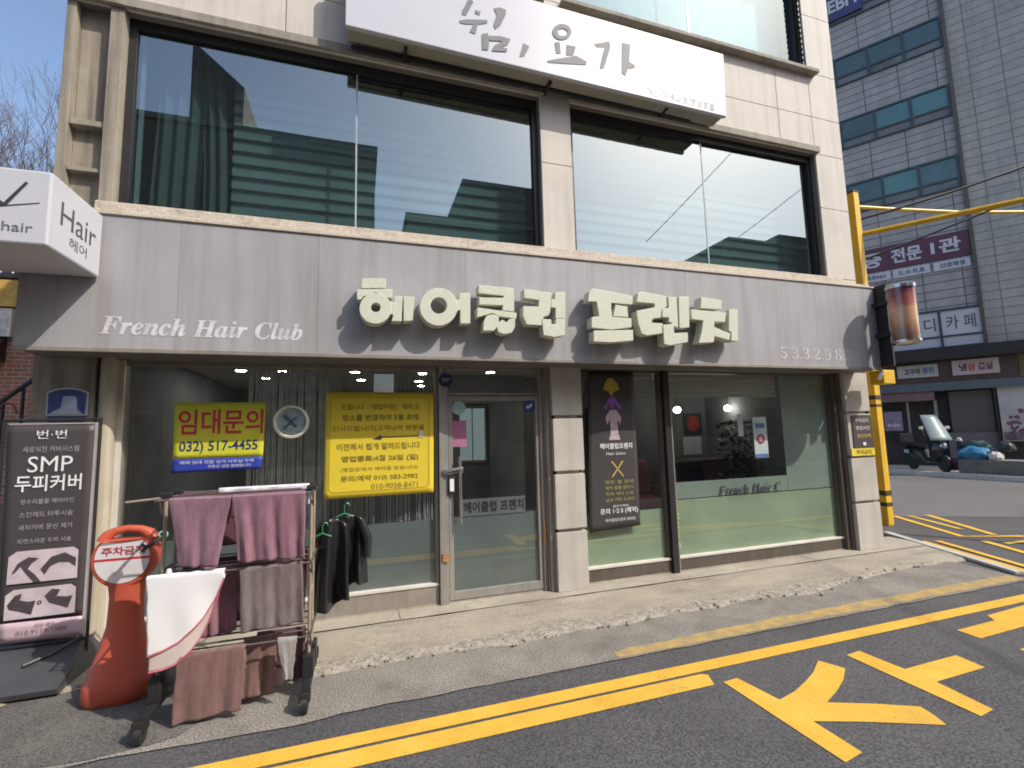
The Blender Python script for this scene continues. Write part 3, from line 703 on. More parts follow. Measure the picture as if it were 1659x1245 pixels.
for (x, y) in ((-0.107, 2.19), (-0.02, 3.1), (0.82, 2.24), (0.88, 3.2), (1.77, 2.0), (-1.5, 2.2), (-1.0, 2.2), (-1.35, 3.0), (1.0, 3.9)):
    if P0 is None:
        P0 = thing('ceiling_downlight', 'small round recessed downlight in the salon ceiling seen through the left glass', 'ceiling light', (x, y, 2.515), 'downlights in the salon ceiling')
        build('rim', MB().lathe((x, y, 2.505), [(0.062, 0), (0.085, 0), (0.085, 0.012)], 20), m_white, P0)
        build('lamp', MB().lathe((x, y, 2.503), [(0.06, 0), (0.06, 0.004)], 20), lt, P0)
    else:
        copy_thing(P0, (x, y, 2.515), 'small round recessed downlight in the salon ceiling seen through the left glass', 'downlights in the salon ceiling')
for x, z, y, lb in ((4.95, 1.93, 2.0, 'left of the two bright pendant lamps behind the right shop window'), (5.98, 1.95, 2.0, 'right of the two bright pendant lamps behind the right shop window')):
    p = thing('pendant_lamp', lb, 'lamp', (x, y, z), 'pendant lamps in the salon')
    build('bulb', MB().lathe((x, y, z), [(0.012, -0.052), (0.045, -0.038), (0.062, 0.0), (0.045, 0.038), (0.012, 0.052)], 16), emit('bulb_glow', (1, 0.97, 0.9), 14), p)
    build('cord', MB().tube([(x, y, z + 0.05), (x, y, 2.52)], 0.006, 6), m_black, p)

# string curtain behind the left window
m_string = mat('silver_string', (0.82, 0.83, 0.88), 0.5, 0.3, 9)
mb = MB(); rs = random.Random(5)
for i in range(84):
    if i % 21 in (7, 8, 9, 15):
        continue
    x = -1.08 + i * 0.0088 + rs.uniform(-0.004, 0.004)
    y = 0.55 + rs.uniform(0, 0.10)
    mb.tube([(x, y, 2.30), (x + rs.uniform(-.006, .006), y, 1.5), (x + rs.uniform(-.012, .012), y, 0.55)], 0.0048 + rs.uniform(0, 0.003), 4)
sc_ = build('string_curtain', mb, m_string)
tag(sc_, 'silvery string curtain hanging behind the round clock sign in the left window', 'curtain')
mb = MB()
for i in range(48):
    if i % 16 in (5, 6, 7):
        continue
    x = -0.33 + i * 0.022 + rs.uniform(-0.004, 0.004)
    y = 0.60 + rs.uniform(0, 0.10)
    mb.tube([(x, y, 2.30), (x, y, 1.5), (x + rs.uniform(-.01, .01), y, 0.55)], 0.0028, 4)
tag(build('string_curtain', mb, m_string), 'sparse silvery string curtain hanging behind the yellow notice', 'curtain')

# furniture seen through the right window
m_wood_dark = mat('dark_wood', (0.30, 0.15, 0.14), 0.4, 0.25, 3, stretch=(1, 1, 6))
ct = thing('reception_counter', 'dark brown reception counter behind the right shop window', 'counter', (5.5, 1.85, 0))
build('body', MB().box(4.85, 6.05, 1.72, 2.1, 0.02, 1.08), m_wood_dark, ct, bevel=0.01)
build('top', MB().box(4.80, 6.09, 1.68, 2.13, 1.081, 1.12), mat('counter_top', (0.10, 0.045, 0.045), 0.3), ct, bevel=0.006)
m_leather = mat('dark_leather', (0.03, 0.022, 0.024), 0.4)
def salon_chair(x, y, seat_m, lb, rot=0):
    c = thing('salon_chair', lb, 'chair', (x, y, 0.02), 'salon chairs')
    build('base', MB().lathe((x, y, 0.02), [(0.26, 0), (0.25, 0.02), (0.06, 0.05), (0.035, 0.08), (0.035, 0.42)], 24), m_chrome, c)
    build('seat', MB().box(x - 0.25, x + 0.25, y - 0.25, y + 0.25, 0.44, 0.56), seat_m, c, bevel=0.04)
    build('backrest', MB().obox((x + 0.05, y + 0.27, 0.86), (0.24, 0, 0), (0, 0.045, 0.01), (0, 0.05, 0.27)), seat_m, c, bevel=0.04)
    for s_ in (-1, 1):
        build('armrest', MB().tube([(x + s_ * 0.29, y + 0.22, 0.50), (x + s_ * 0.30, y + 0.2, 0.70), (x + s_ * 0.30, y - 0.15, 0.71), (x + s_ * 0.29, y - 0.2, 0.50)], 0.022, 8), m_chrome, c)
    return c
salon_chair(4.25, 2.05, mat('pink_leather', (0.42, 0.16, 0.16), 0.4), 'pink seated salon chair beside the window mullion')
salon_chair(4.78, 1.35, m_leather, 'black salon chair in front of the dark counter')
mr = thing('styling_mirror', 'narrow framed styling mirror on the salon wall beside the black banner', 'mirror', (3.9, 2.66, 1.2))
build('frame', MB().box(3.62, 4.25, 2.64, 2.695, 1.10, 2.0), m_frame_dark, mr, bevel=0.01)
build('glass', MB().box(3.66, 4.21, 2.632, 2.639, 1.14, 1.96), mat('mirror_glass', (0.55, 0.56, 0.56), 0.06, 0.02, 2, metal=1.0), mr)
def wall_poster(name, x0, x1, z0, z1, y, m_, lb, deco=None):
    p = build(name, MB().box(x0, x1, y - 0.012, y, z0, z1), m_)
    tag(p, lb, 'poster')
    if deco:
        deco(p, y - 0.014)
    return p
m_red = mat('poster_red', (0.42, 0.04, 0.03), 0.6, 0.2, 6)
m_paper = mat('poster_paper', (0.62, 0.66, 0.72), 0.6, 0.12, 7)
wall_poster('wall_poster', 5.05, 5.35, 1.55, 2.12, 2.69, mat('poster_olive', (0.30, 0.29, 0.13), 0.6, 0.25, 8), 'olive yellow poster on the salon wall behind the left pendant lamp')
wall_poster('wall_poster', 5.60, 5.98, 1.50, 1.90, 2.69, mat('poster_dark', (0.03, 0.03, 0.04), 0.6), 'dark poster with a big red disc on the salon wall',
            lambda p, y: build('red_disc', MB().lathe((5.79, y - 0.004, 1.72), [(0.14, 0), (0.14, 0.004)], 28, 'Y'), m_red, p))
wall_poster('wall_poster', 5.55, 5.95, 1.15, 1.47, 2.69, m_paper, 'white sheet pinned below the red disc poster')
p_ = wall_poster('window_poster', 4.74, 4.955, 1.22, 1.74, 0.24, m_paper, 'tall white poster with a red ring, stuck inside the right window',
                 lambda p, y: (build('red_ring', MB().ringprism([(4.845 + 0.062 * math.cos(a * 0.2618), y, 1.46 + 0.062 * math.sin(a * 0.2618)) for a in range(24)], [(4.845 + 0.036 * math.cos(a * 0.2618), y, 1.46 + 0.036 * math.sin(a * 0.2618)) for a in range(24)], (0, -0.003, 0)), m_red_ink, p),
                               build('blue_block', MB().box(4.74, 4.955, y - 0.003, y, 1.22, 1.27).box(4.77, 4.92, y - 0.003, y, 1.60, 1.66), mat('poster_blue', (0.12, 0.22, 0.45), 0.6), p)))
wall_poster('hanging_card', 4.56, 4.64, 1.50, 1.78, 0.30, m_paper, 'narrow pale card hanging beside the tall white poster')
# potted plant
pp = thing('potted_plant', 'dark leafy potted plant standing by the tall white poster inside the window', 'plant', (5.45, 1.25, 0.02))
build('pot', MB().lathe((5.45, 1.25, 0.02), [(0.13, 0), (0.19, 0.36), (0.2, 0.38), (0.17, 0.38), (0.16, 0.33)], 20), mat('pot', (0.12, 0.09, 0.08), 0.6), pp)
mb = MB(); rp = random.Random(2)
for i in range(420):
    a = rp.uniform(0, 6.28); r = rp.uniform(0.02, 0.32); z = rp.uniform(0.55, 1.72)
    r *= 1 - 0.4 * abs(z - 1.1)
    c = Vector((5.45 + r * math.cos(a), 1.25 + r * math.sin(a), z))
    d = Vector((math.cos(a) + rp.uniform(-.5, .5), math.sin(a), rp.uniform(-0.5, 0.7))).normalized() * rp.uniform(0.05, 0.11)
    n_ = d.cross(Vector((rp.uniform(-1, 1), rp.uniform(-1, 1), 1))).normalized() * 0.036
    mb.add([c, c + d * 0.5 + n_, c + d, c + d * 0.5 - n_], [(0, 1, 2, 3)])
build('foliage', mb, mat('plant_leaf', (0.035, 0.065, 0.03), 0.5, 0.4, 20), pp)
build('stem', MB().tube([(5.45, 1.25, 0.3), (5.47, 1.24, 0.9), (5.44, 1.26, 1.5)], [0.02, 0.014, 0.006], 6), m_wood_dark, pp)

# ---------------------------------------------------------------- fascia sign
F = thing('fascia_sign', 'long grey metal fascia sign with raised cream letters over the shopfront', 'shop sign', (2, -0.17, 2.296))
cuts = [-2.40, -1.41, -0.39, 0.90, 2.18, 3.38, 4.75, 6.30]
mb = MB()
for a, b_ in zip(cuts, cuts[1:]):
    mb.box(a + (0.0009 if a > -2.4 else 0), b_ - (0.0009 if b_ < 6.3 else 0), -0.35, -0.335, 2.325, 3.36)
build('panel', mb, m_fascia, F)
build('box_frame', MB().box(-2.395, 6.295, -0.334, -0.005, 2.30, 3.35), mat('fascia_frame', (0.13, 0.12, 0.12), 0.6), F)
build('bottom_trim', MB().box(-2.405, 6.305, -0.362, -0.335, 2.290, 2.324), mat('trim', (0.25, 0.225, 0.195), 0.6, 0.15, 4, streak=0.5, streakcol=(0.14, 0.11, 0.08)), F, bevel=0.004)
build('top_trim', MB().box(-2.405, 6.305, -0.365, -0.20, 3.362, 3.385), m_sill, F, bevel=0.004)
jit = random.Random(1)
for key, (polys, rings) in G1.items():
    mb = MB(); d0 = 0.0
    for pl in polys:
        d0 += 0.0025
        mb.prism([(x, -0.505 - d0, z) for x, z in pl], (0, 0.105 + d0 + jit.uniform(0.001, 0.004), 0))
    for o, i in rings:
        d0 += 0.004
        mb.ringprism([(x, -0.505 - d0, z) for x, z in o], [(x, -0.505 - d0, z) for x, z in i], (0, 0.105 + d0 + 0.006, 0))
    lt_ = build('letter', mb, m_letter, F, bevel=0.004)
    allp = [p for pl in polys for p in pl]
    cx = sum(p[0] for p in allp) / len(allp); cz = sum(p[1] for p in allp) / len(allp)
    build('mount', MB().tube([(cx - 0.06, -0.40, cz + 0.02), (cx - 0.06, -0.349, cz + 0.02)], 0.012, 6).tube([(cx + 0.07, -0.40, cz + 0.02), (cx + 0.07, -0.349, cz + 0.02)], 0.012, 6), m_black, lt_)
build('painted_name', MB().text(it('French Hair Club'), (-1.90, -0.505, 2.425, 2.572), (0, -0.3525, 0), bold=0.012), mat('faded_white', (0.56, 0.55, 0.57), 0.6, 0.25, 9), F)
bd = lambda s: ''.join(chr(0x1D7CE + int(c)) if c.isdigit() else c for c in s)
build('painted_number', MB().text(bd('5.3.3.2.9.8.2'), (4.65, 5.80, 2.40, 2.545), (0, -0.3525, 0)), mat('faded_pale', (0.47, 0.45, 0.47), 0.6, 0.3, 12), F)

# ---------------------------------------------------------------- yoga sign
Y_ = thing('yoga_sign', 'long white box sign with grey brush lettering between the second and third floors', 'shop sign', (2, -0.15, 5.4))
mb = MB()
mb.prism([(-0.20, -0.30, 5.452), (4.19, -0.30, 5.385), (4.217, -0.30, 6.22), (-0.20, -0.30, 6.27)], (0, 0.05, 0))
build('face', mb, m_white_sign, Y_, bevel=0.008)
build('case', MB().prism([(-0.18, -0.248, 5.47), (4.175, -0.248, 5.405), (4.20, -0.248, 6.20), (-0.18, -0.248, 6.25)], (0, 0.18, 0)), mat('sign_case', (0.33, 0.31, 0.26), 0.7, 0.25, 3, stain=0.6, staincol=(0.17, 0.16, 0.05), ss=3), Y_, bevel=0.004)
build('rail', MB().box(-0.15, 4.15, -0.10, -0.07, 5.41, 5.44), m_frame_dark, Y_)
mb = MB()
for x in (0.35, 1.9, 3.4):
    mb.box(x, x + 0.03, -0.20, -0.002, 5.40, 5.46)
build('bracket', mb, m_black, Y_)
for key, (polys, rings) in G2.items():
    mb = MB()
    for i, pl in enumerate(polys):
        mb.poly([(x, -0.3035 - 0.0008 * i, z) for x, z in pl])
    for i, (o, q) in enumerate(rings):
        mb.ringprism([(x, -0.307, z) for x, z in o], [(x, -0.307, z) for x, z in q], (0, 0.004, 0))
    build('brush_letter', mb, m_greytext, Y_)
build('small_lettering', MB().text('개인-자세교정·명상호흡', (3.06, 4.02, 5.50, 5.60), (0, -0.3035, 0), (1, 0, -0.02), (0, 0, 1)), m_lighttext, Y_)

# ---------------------------------------------------------------- projecting hair sign
H = thing('projecting_sign', 'white projecting box sign reading Hair at the left corner of the building', 'shop sign', (-2.5, -0.6, 2.85))
build('box', MB().box(-3.45, -1.915, -1.0, -0.37, 2.852, 3.335), m_white_sign, H, bevel=0.012)
build('lettering', MB().text('Hair', (-0.885, -0.455, 3.04, 3.20), (-1.9135, 0, 0), (0, 1, 0), (0, 0, 1)).text('헤어', (-0.775, -0.56, 2.925, 3.005), (-1.9135, 0, 0), (0, 1, 0), (0, 0, 1)), mat('soft_black', (0.07, 0.07, 0.08), 0.6), H)
sm_ = MB()
sm_.poly([(-2.16, -1.003, 3.075), (-2.045, -1.003, 3.252), (-2.030, -1.003, 3.246), (-2.125, -1.003, 3.09), (-1.965, -1.003, 3.125), (-1.965, -1.003, 3.12)])
build('scissor_mark', sm_, m_darktext, H)
sm_ = MB()
sm_.poly([(-2.225, -1.0035, 3.02), (-2.200, -1.0035, 3.02), (-2.200, -1.0035, 3.26), (-2.225, -1.0035, 3.26)])
build('scissor_mark', sm_, m_darktext, H)
sm_ = MB()
sm_.poly([(-2.20, -1.0032, 3.11), (-2.16, -1.0032, 3.075), (-2.125, -1.0032, 3.09), (-2.19, -1.0032, 3.14)])
build('scissor_mark', sm_, m_darktext, H)
build('front_lettering', MB().text('K', (-2.27, -2.20, 2.925, 2.985), (0, -1.003, 0)).text('hair', (-2.14, -1.99, 2.925, 2.985), (0, -1.003, 0)), mat('soft_grey_ink', (0.12, 0.12, 0.13), 0.6), H)
build('bracket', MB().box(-2.36, -2.30, -0.369, -0.02, 3.05, 3.12).box(-2.15, -2.09, -0.369, -0.02, 3.05, 3.12), m_black, H)

# ---------------------------------------------------------------- barber drum
m_barber = NT('barber_print')
t = m_barber
b = t.n('BsdfPrincipled'); b.inputs['Roughness'].default_value = 0.3
sp = t.n('SeparateXYZ'); g = t.n('NewGeometry'); t.l(g.outputs['Position'], sp.inputs[0])
ns = t.noise(5.0, 4, 0.6)
ad = t.n('Math', operation='MULTIPLY_ADD'); t.l(ns, ad.inputs[0]); ad.inputs[1].default_value = 0.35; t.l(sp.outputs[2], ad.inputs[2])
mr_ = t.n('MapRange'); t.l(ad.outputs[0], mr_.inputs[0]); mr_.inputs[1].default_value = 2.75; mr_.inputs[2].default_value = 3.45
t.l(t.ramp(mr_.outputs[0], [(0.0, (0.10, 0.08, 0.07)), (0.18, (0.35, 0.18, 0.12)), (0.36, (0.62, 0.36, 0.20)), (0.55, (0.72, 0.42, 0.25)), (0.72, (0.50, 0.16, 0.12)), (0.9, (0.25, 0.05, 0.09))]), b.inputs['Base Color'])
t.l(b.outputs[0], t.out.inputs[0])
BP = thing('barber_drum_sign', 'round drum sign with a faded picture hung on the right end of the fascia', 'barber sign', (6.25, -0.70, 2.55))
build('drum', MB().lathe((6.25, -0.70, 2.60), [(0.135, 0), (0.135, 0.66)], 40), m_barber.m, BP)
build('clear_cover', MB().lathe((6.25, -0.70, 2.60), [(0.145, 0), (0.145, 0.66)], 40, caps=False), glass('cover', (0.97, 0.96, 0.94), 0.05), BP)
build('cap', MB().lathe((6.25, -0.70, 3.255), [(0.152, -0.01), (0.152, 0.03), (0.13, 0.05), (0.05, 0.06)], 40), m_chrome, BP)
build('cap', MB().lathe((6.25, -0.70, 2.555), [(0.09, 0.0), (0.135, 0.01), (0.152, 0.03), (0.152, 0.05)], 40), m_chrome, BP)
build('bracket', MB().box(6.306, 6.335, -0.50, -0.12, 2.33, 3.38).box(6.24, 6.30, -0.57, -0.352, 2.70, 2.75).box(6.24, 6.30, -0.57, -0.352, 3.1, 3.15), m_black, BP)
YB = thing('junction_box', 'small yellow electrical box below the right end of the fascia', 'electrical box', (6.42, -0.25, 2.12))
build('box', MB().box(6.34, 6.55, -0.34, -0.16, 2.12, 2.30), m_yellow_steel, YB, bevel=0.01)
build('conduit', MB().tube([(6.42, -0.25, 2.30), (6.40, -0.28, 2.45), (6.39, -0.30, 2.60)], 0.016, 8), m_alu_lit, YB)
build('cable_knot', MB().tube([(6.34, -0.30, 2.24), (6.28, -0.36, 2.26), (6.22, -0.38, 2.22), (6.26, -0.34, 2.18)], 0.022, 8), m_white, YB)

# ---------------------------------------------------------------- things on the pillars
PN = thing('pillar_notice', 'narrow dark notice with white lines and a yellow tag on the right pillar', 'notice', (6.30, -0.004, 1.2))
build('board', MB().box(6.15, 6.50, -0.012, -0.001, 1.30, 1.735), mat('notice_board', (0.055, 0.042, 0.042), 0.6, 0.15, 6), PN)
build('lettering', MB().text('주차금지', (6.20, 6.44, 1.64, 1.69), (0, -0.0145, 0)).text('영업시간', (6.20, 6.46, 1.54, 1.59), (0, -0.0145, 0)).box(6.31, 6.36, -0.015, -0.0125, 1.335, 1.375), m_white, PN)
build('yellow_lettering', MB().text('견인지역', (6.21, 6.46, 1.435, 1.485), (0, -0.0145, 0)), mat('yellow_ink', (0.65, 0.5, 0.05), 0.6), PN)
tg = build('tag', MB().box(6.09, 6.51, -0.012, -0.001, 1.20, 1.296), mat('yellow_tag', (0.75, 0.58, 0.03), 0.6), PN)
build('tag_lettering', MB().text('주차금지', (6.17, 6.44, 1.215, 1.28), (0, -0.0145, 0), bold=0.02), mat('brown_ink', (0.18, 0.12, 0.02), 0.6), tg)
PL = thing('blue_plate', 'blue house shaped plate with a white border on the left pillar', 'plate', (-2.22, -0.004, 1.84))
o_ = [(-2.353, 1.838), (-2.095, 1.838), (-2.092, 2.022), (-2.15, 2.047), (-2.224, 2.058), (-2.30, 2.047), (-2.356, 2.022)]
build('border', MB().prism([(x, -0.010, z) for x, z in o_], (0, 0.009, 0)), m_white_sign, PL)
c_ = Vector((-2.224, 1.94))
build('blue_field', MB().poly([(c_.x + (x - c_.x) * 0.92, -0.0125, c_.y + (z - c_.y) * 0.90) for x, z in o_]), mat('plate_blue', (0.045, 0.065, 0.20), 0.5, 0.25, 12), PL)
build('white_patch', MB().poly([(-2.335, -0.0145, 1.85), (-2.12, -0.0145, 1.85), (-2.155, -0.0145, 1.89), (-2.165, -0.0145, 1.985), (-2.20, -0.0145, 1.99), (-2.25, -0.0145, 1.985), (-2.262, -0.0145, 1.90)]), mat('plate_white', (0.42, 0.48, 0.56), 0.6, 0.3, 14), PL)
build('lower_strip', MB().box(-2.335, -2.11, -0.010, -0.001, 1.735, 1.836), mat('plate_navy', (0.05, 0.06, 0.12), 0.5, 0.3, 20), PL)

# ---------------------------------------------------------------- bills and stickers on the glass
GY = 0.118
def sheet(nx, nz, c, y=GY, sag=0.012, seed=0.0):
    TL, TR, BR, BL = [Vector((a, 0, b_)) for a, b_ in c]
    def fn(u, w):
        p = (TL * (1 - u) + TR * u) * (1 - w) + (BL * (1 - u) + BR * u) * w
        return (p.x, y + sag * noise.noise((p.x * 2.1 + seed, p.z * 2.3, seed)), p.z)
    return MB().grid(nx, nz, fn)
RB = thing('rent_banner', 'yellow and blue rent banner with big red letters on the left window', 'banner', (-1.2, GY, 1.35))
build('sheet', sheet(16, 12, [(-1.547, 1.945), (-0.843, 1.945), (-0.857, 1.465), (-1.540, 1.465)], sag=0.0), mat('lime_yellow', (0.56, 0.55, 0.035), 0.55, 0.08, 3), RB, solid=0.003)
build('blue_strip', sheet(16, 4, [(-1.540, 1.4645), (-0.857, 1.4645), (-0.868, 1.36), (-1.552, 1.350)], sag=0.0), mat('deep_blue', (0.025, 0.045, 0.33), 0.55, 0.1, 4), RB, solid=0.003)
build('headline', MB().text('임대문의', (-1.512, -0.862, 1.668, 1.885), (0, GY - 0.004, 0), bold=0.018), m_red_ink, RB)
build('phone_number', MB().text('032) 517-4455', (-1.497, -0.902, 1.502, 1.615), (0, GY - 0.004, 0), bold=0.015), mat('navy_ink', (0.02, 0.03, 0.13), 0.6), RB)
build('small_print', MB().text('매매·임대 전문 상가·사무실·주택', (-1.485, -0.93, 1.420, 1.447), (0, GY - 0.004, 0)).text('부동산 상담 환영합니다', (-1.28, -0.95, 1.383, 1.408), (0, GY - 0.004, 0)), m_white, RB)
CK = thing('round_sign', 'round sign with a cream rim and a scissors face in the left window', 'round sign', (-0.63, 0.10, 1.765))
build('rim', MB().lathe((-0.63, 0.085, 1.765), [(0.122, 0.0), (0.130, -0.018), (0.148, -0.012), (0.150, 0.03), (0.122, 0.03)], 40, 'Y', caps=False), mat('cream_rim', (0.66, 0.62, 0.50), 0.5), CK)
build('face', MB().lathe((-0.63, 0.089, 1.765), [(0.1215, 0.0), (0.1215, 0.02)], 40, 'Y'), mat('round_face', (0.27, 0.33, 0.35), 0.5, 0.25, 18), CK)
mb = MB()
for s_ in (-1, 1):
    mb.obox((-0.63, 0.080, 1.765), (0.045, 0, 0.045 * s_), (0, 0.002, 0), (-0.005 * s_, 0, 0.005))
    mb.ringprism([(-0.63 - 0.05 + 0.016 * math.cos(a * .5236), 0.078, 1.765 - s_ * 0.05 + 0.016 * math.sin(a * .5236)) for a in range(12)], [(-0.63 - 0.05 + 0.009 * math.cos(a * .5236), 0.078, 1.765 - s_ * 0.05 + 0.009 * math.sin(a * .5236)) for a in range(12)], (0, 0.004, 0))
build('scissors', mb, mat('scissors_ink', (0.05, 0.10, 0.16), 0.5), CK)
YN = thing('yellow_notice', 'large square yellow notice sheet with rows of dark writing and an arrow', 'notice', (0.15, GY, 1.06))
build('sheet', sheet(20, 20, [(-0.343, 2.042), (0.658, 2.034), (0.650, 1.060), (-0.351, 1.056)], sag=0.0), mat('bright_yellow', (0.66, 0.50, 0.03), 0.6, 0.05, 3), YN, solid=0.003)
m_olive = mat('olive_ink', (0.22, 0.17, 0.02), 0.6)
mb = MB(); y = GY - 0.0045
rows = [('드립니다 「영업이전」 헤어 교', (-0.208, 0.518, 1.868, 1.925), 0.012), ('장소를 변경하여 5월 초에', (-0.200, 0.507, 1.765, 1.825), 0.02), ('인사드립니다(고객님의 방문을', (-0.283, 0.565, 1.660, 1.722), 0.008),
        ('이전해서 뵙게 알려드립니다', (-0.245, 0.521, 1.490, 1.555), 0.015), ('영업종료:4월 26일 (일)', (-0.202, 0.505, 1.375, 1.440), 0.03), ('(영업장에서 예약을 받습니다)', (-0.206, 0.499, 1.290, 1.332), 0.0), ('문의/예약 010) 583-2982', (-0.205, 0.499, 1.195, 1.258), 0.015), ('010-9058-8471', (0.065, 0.498, 1.125, 1.172), 0.0)]
for tx, bx, bo in rows:
    build('writing_line', MB().text(tx, bx, (0, y, 0), bold=bo), m_olive, YN)
build('arrow', MB().poly([(0.53, y, 1.609), (0.53, y, 1.616), (0.16, y, 1.612), (0.155, y, 1.628), (0.075, y, 1.590), (0.155, y, 1.582), (0.16, y, 1.602)]), m_darktext, YN)
mb = MB()
q = [(-0.27, 1.99), (0.58, 1.985), (0.61, 1.95), (0.605, 1.145), (0.575, 1.115), (-0.28, 1.11), (-0.31, 1.14), (-0.30, 1.955)]
for a, b_ in zip(q, q[1:] + q[:1]):
    d = Vector((b_[0] - a[0], 0, b_[1] - a[1])); c = Vector(((a[0] + b_[0]) / 2, y + 0.001, (a[1] + b_[1]) / 2))
    mb.obox(c, d * 0.5, (0, 0.0005, 0), Vector((-d.z, 0, d.x)).normalized() * 0.0035)
build('border_line', mb, mat('ochre_ink', (0.42, 0.27, 0.01), 0.6), YN)
build('silver_tape', MB().box(0.51, 0.555, y - 0.002, y, 1.595, 1.665), m_alu_lit, YN)
def sticker(x, z, r, y, m_, lb, deco=None):
    s_ = build('round_sticker', MB().lathe((x, y, z), [(r, 0), (r, 0.002)], 32, 'Y'), m_)
    tag(s_, lb, 'sticker')
    if deco:
        deco(s_)
    return s_
m_navy = mat('sticker_navy', (0.022, 0.022, 0.10), 0.5)
sticker(0.773, 2.159, 0.07, 0.082, m_navy, 'dark navy round sticker at the top of the door frame', lambda s_: build('mark', MB().text('SP', (0.735, 0.81, 2.14, 2.18), (0, 0.0805, 0)), m_lighttext, s_))
sticker(0.915, 1.882, 0.07, 0.140, mat('sticker_cyan', (0.32, 0.50, 0.50), 0.5), 'plain pale cyan round sticker on the door glass')
sticker(1.675, 1.896, 0.066, 0.140, mat('sticker_blue', (0.03, 0.06, 0.27), 0.5), 'blue round sticker with a white swoosh at the right of the door glass',
        lambda s_: build('swoosh', MB().poly([(1.635, 0.1385, 1.885), (1.66, 0.1385, 1.905), (1.675, 0.1385, 1.895), (1.69, 0.1385, 1.92), (1.712, 0.1385, 1.925), (1.705, 0.1385, 1.895), (1.68, 0.1385, 1.875), (1.65, 0.1385, 1.87)]), m_white, s_))
pk = build('paper_sheet', MB().box(0.847, 0.99, 0.138, 0.140, 1.49, 1.752), mat('pink_paper', (0.36, 0.13, 0.24), 0.7, 0.1, 5))
tag(pk, 'mauve pink paper sheet taped to the door glass', 'paper')

# black hanging banner in the right window
BB = thing('hanging_banner', 'tall black hanging banner with gold scissors in the narrow right window', 'banner', (2.75, 0.112, 0.5))
yb = 0.112
build('sheet', sheet(12, 24, [(2.285, 2.268), (2.865, 2.276), (2.855, 0.560), (2.225, 0.530)], y=yb, sag=0.0), mat('black_banner', (0.045, 0.040, 0.042), 0.55, 0.15, 3), BB, solid=0.003)
yt = yb - 0.005
cx = 2.57
build('yellow_hair', MB().poly([(cx - 0.10, yt, 2.07), (cx - 0.085, yt, 2.14), (cx - 0.03, yt, 2.20), (cx + 0.02, yt, 2.20), (cx + 0.08, yt, 2.14), (cx + 0.10, yt, 2.07), (cx + 0.03, yt, 2.05), (cx + 0.01, yt, 2.01), (cx - 0.02, yt, 2.01), (cx - 0.04, yt, 2.05)]), mat('banner_yellow', (0.38, 0.32, 0.03), 0.6), BB)
build('purple_dress', MB().poly([(cx - 0.02, yt, 2.0), (cx + 0.03, yt, 2.0), (cx + 0.12, yt, 1.87), (cx + 0.09, yt, 1.84), (cx + 0.03, yt, 1.93), (cx + 0.015, yt, 1.86), (cx - 0.01, yt, 1.86), (cx - 0.03, yt, 1.92), (cx - 0.08, yt, 1.84), (cx - 0.11, yt, 1.87)]), mat('banner_purple', (0.22, 0.07, 0.33), 0.6), BB)
build('pale_skirt', MB().poly([(cx - 0.03, yt, 1.845), (cx + 0.045, yt, 1.845), (cx + 0.11, yt, 1.76), (cx + 0.09, yt, 1.68), (cx + 0.055, yt, 1.74), (cx + 0.06, yt, 1.58), (cx + 0.085, yt, 1.51), (cx - 0.06, yt, 1.51), (cx - 0.035, yt, 1.58), (cx - 0.035, yt, 1.74), (cx - 0.075, yt, 1.68), (cx - 0.09, yt, 1.76)]), mat('banner_pale', (0.42, 0.32, 0.38), 0.6, 0.2, 20), BB)
mb = MB().text('헤어클럽프렌치', (2.395, 2.80, 1.41, 1.475), (0, yt, 0), bold=0.02).text('Hair Salon', (2.47, 2.71, 1.345, 1.375), (0, yt, 0))
mb.text('문의 1·2·3 (예약)', (2.365, 2.83, 0.70, 0.77), (0, yt, 0), bold=0.015).text('헤어클럽프렌치 예약제', (2.42, 2.79, 0.625, 0.66), (0, yt, 0)).text('할인이벤트', (2.52, 2.72, 0.775, 0.802), (0, yt, 0))
build('white_lettering', mb, m_white, BB)
mb = MB()
for s_ in (-1, 1):
    mb.obox((2.60, yt, 1.19), (0.07 * s_, 0, 0.085), (0, 0.001, 0), (0.006, 0, -0.005 * s_))
build('gold_scissors', mb, mat('gold_ink', (0.50, 0.36, 0.12), 0.5), BB)
m_goldsmall = mat('yellow_small_ink', (0.36, 0.33, 0.09), 0.6)
for k_, tx in enumerate(('컷트 펌 염색', '매직 볼륨 클리닉', '두피 케어 스파', '남성 커트 드라이')):
    build('gold_lettering', MB().text(tx, (2.44, 2.79, 1.03 - k_ * 0.064, 1.07 - k_ * 0.064), (0, yt, 0)), m_goldsmall, BB)

BB.location.x += 0.085

# ---------------------------------------------------------------- height limit gate
G = thing('height_limit_gate', 'yellow steel height limit gate post with overhead bars behind the right corner', 'gate', (8.16, 1.07, 0))
m_yellow_lit = m_yellow_steel
po = build('post', MB().box(8.10, 8.23, 1.0, 1.14, -0.03, 5.65), m_yellow_steel, G, bevel=0.01)
for z, h in ((2.02, 0.07), (1.90, 0.04), (0.45, 0.08), (0.28, 0.06), (5.65, 0.03)):
    build('band', MB().box(8.095, 8.235, 0.995, 1.145, z, z + h), mat('band_dark', (0.06, 0.035, 0.02), 0.7), po)
d1 = Vector((1.2, -1.61, 0)).normalized()
s0 = Vector((8.23, 1.05, 4.90))
build('beam', MB().tube([s0, s0 + d1 * 7.5], 0.045, 8), m_yellow_steel, G)
build('beam', MB().tube([(8.2, 1.1, 5.43), (8.9, 1.0, 5.43), (10.4, 0.74, 5.43), (12.0, 0.3, 5.43)], 0.032, 8), m_yellow_steel, G)
build('far_post', MB().box(12.62, 12.76, -5.05, -4.91, -0.03, 5.65), m_yellow_steel, G, bevel=0.01)
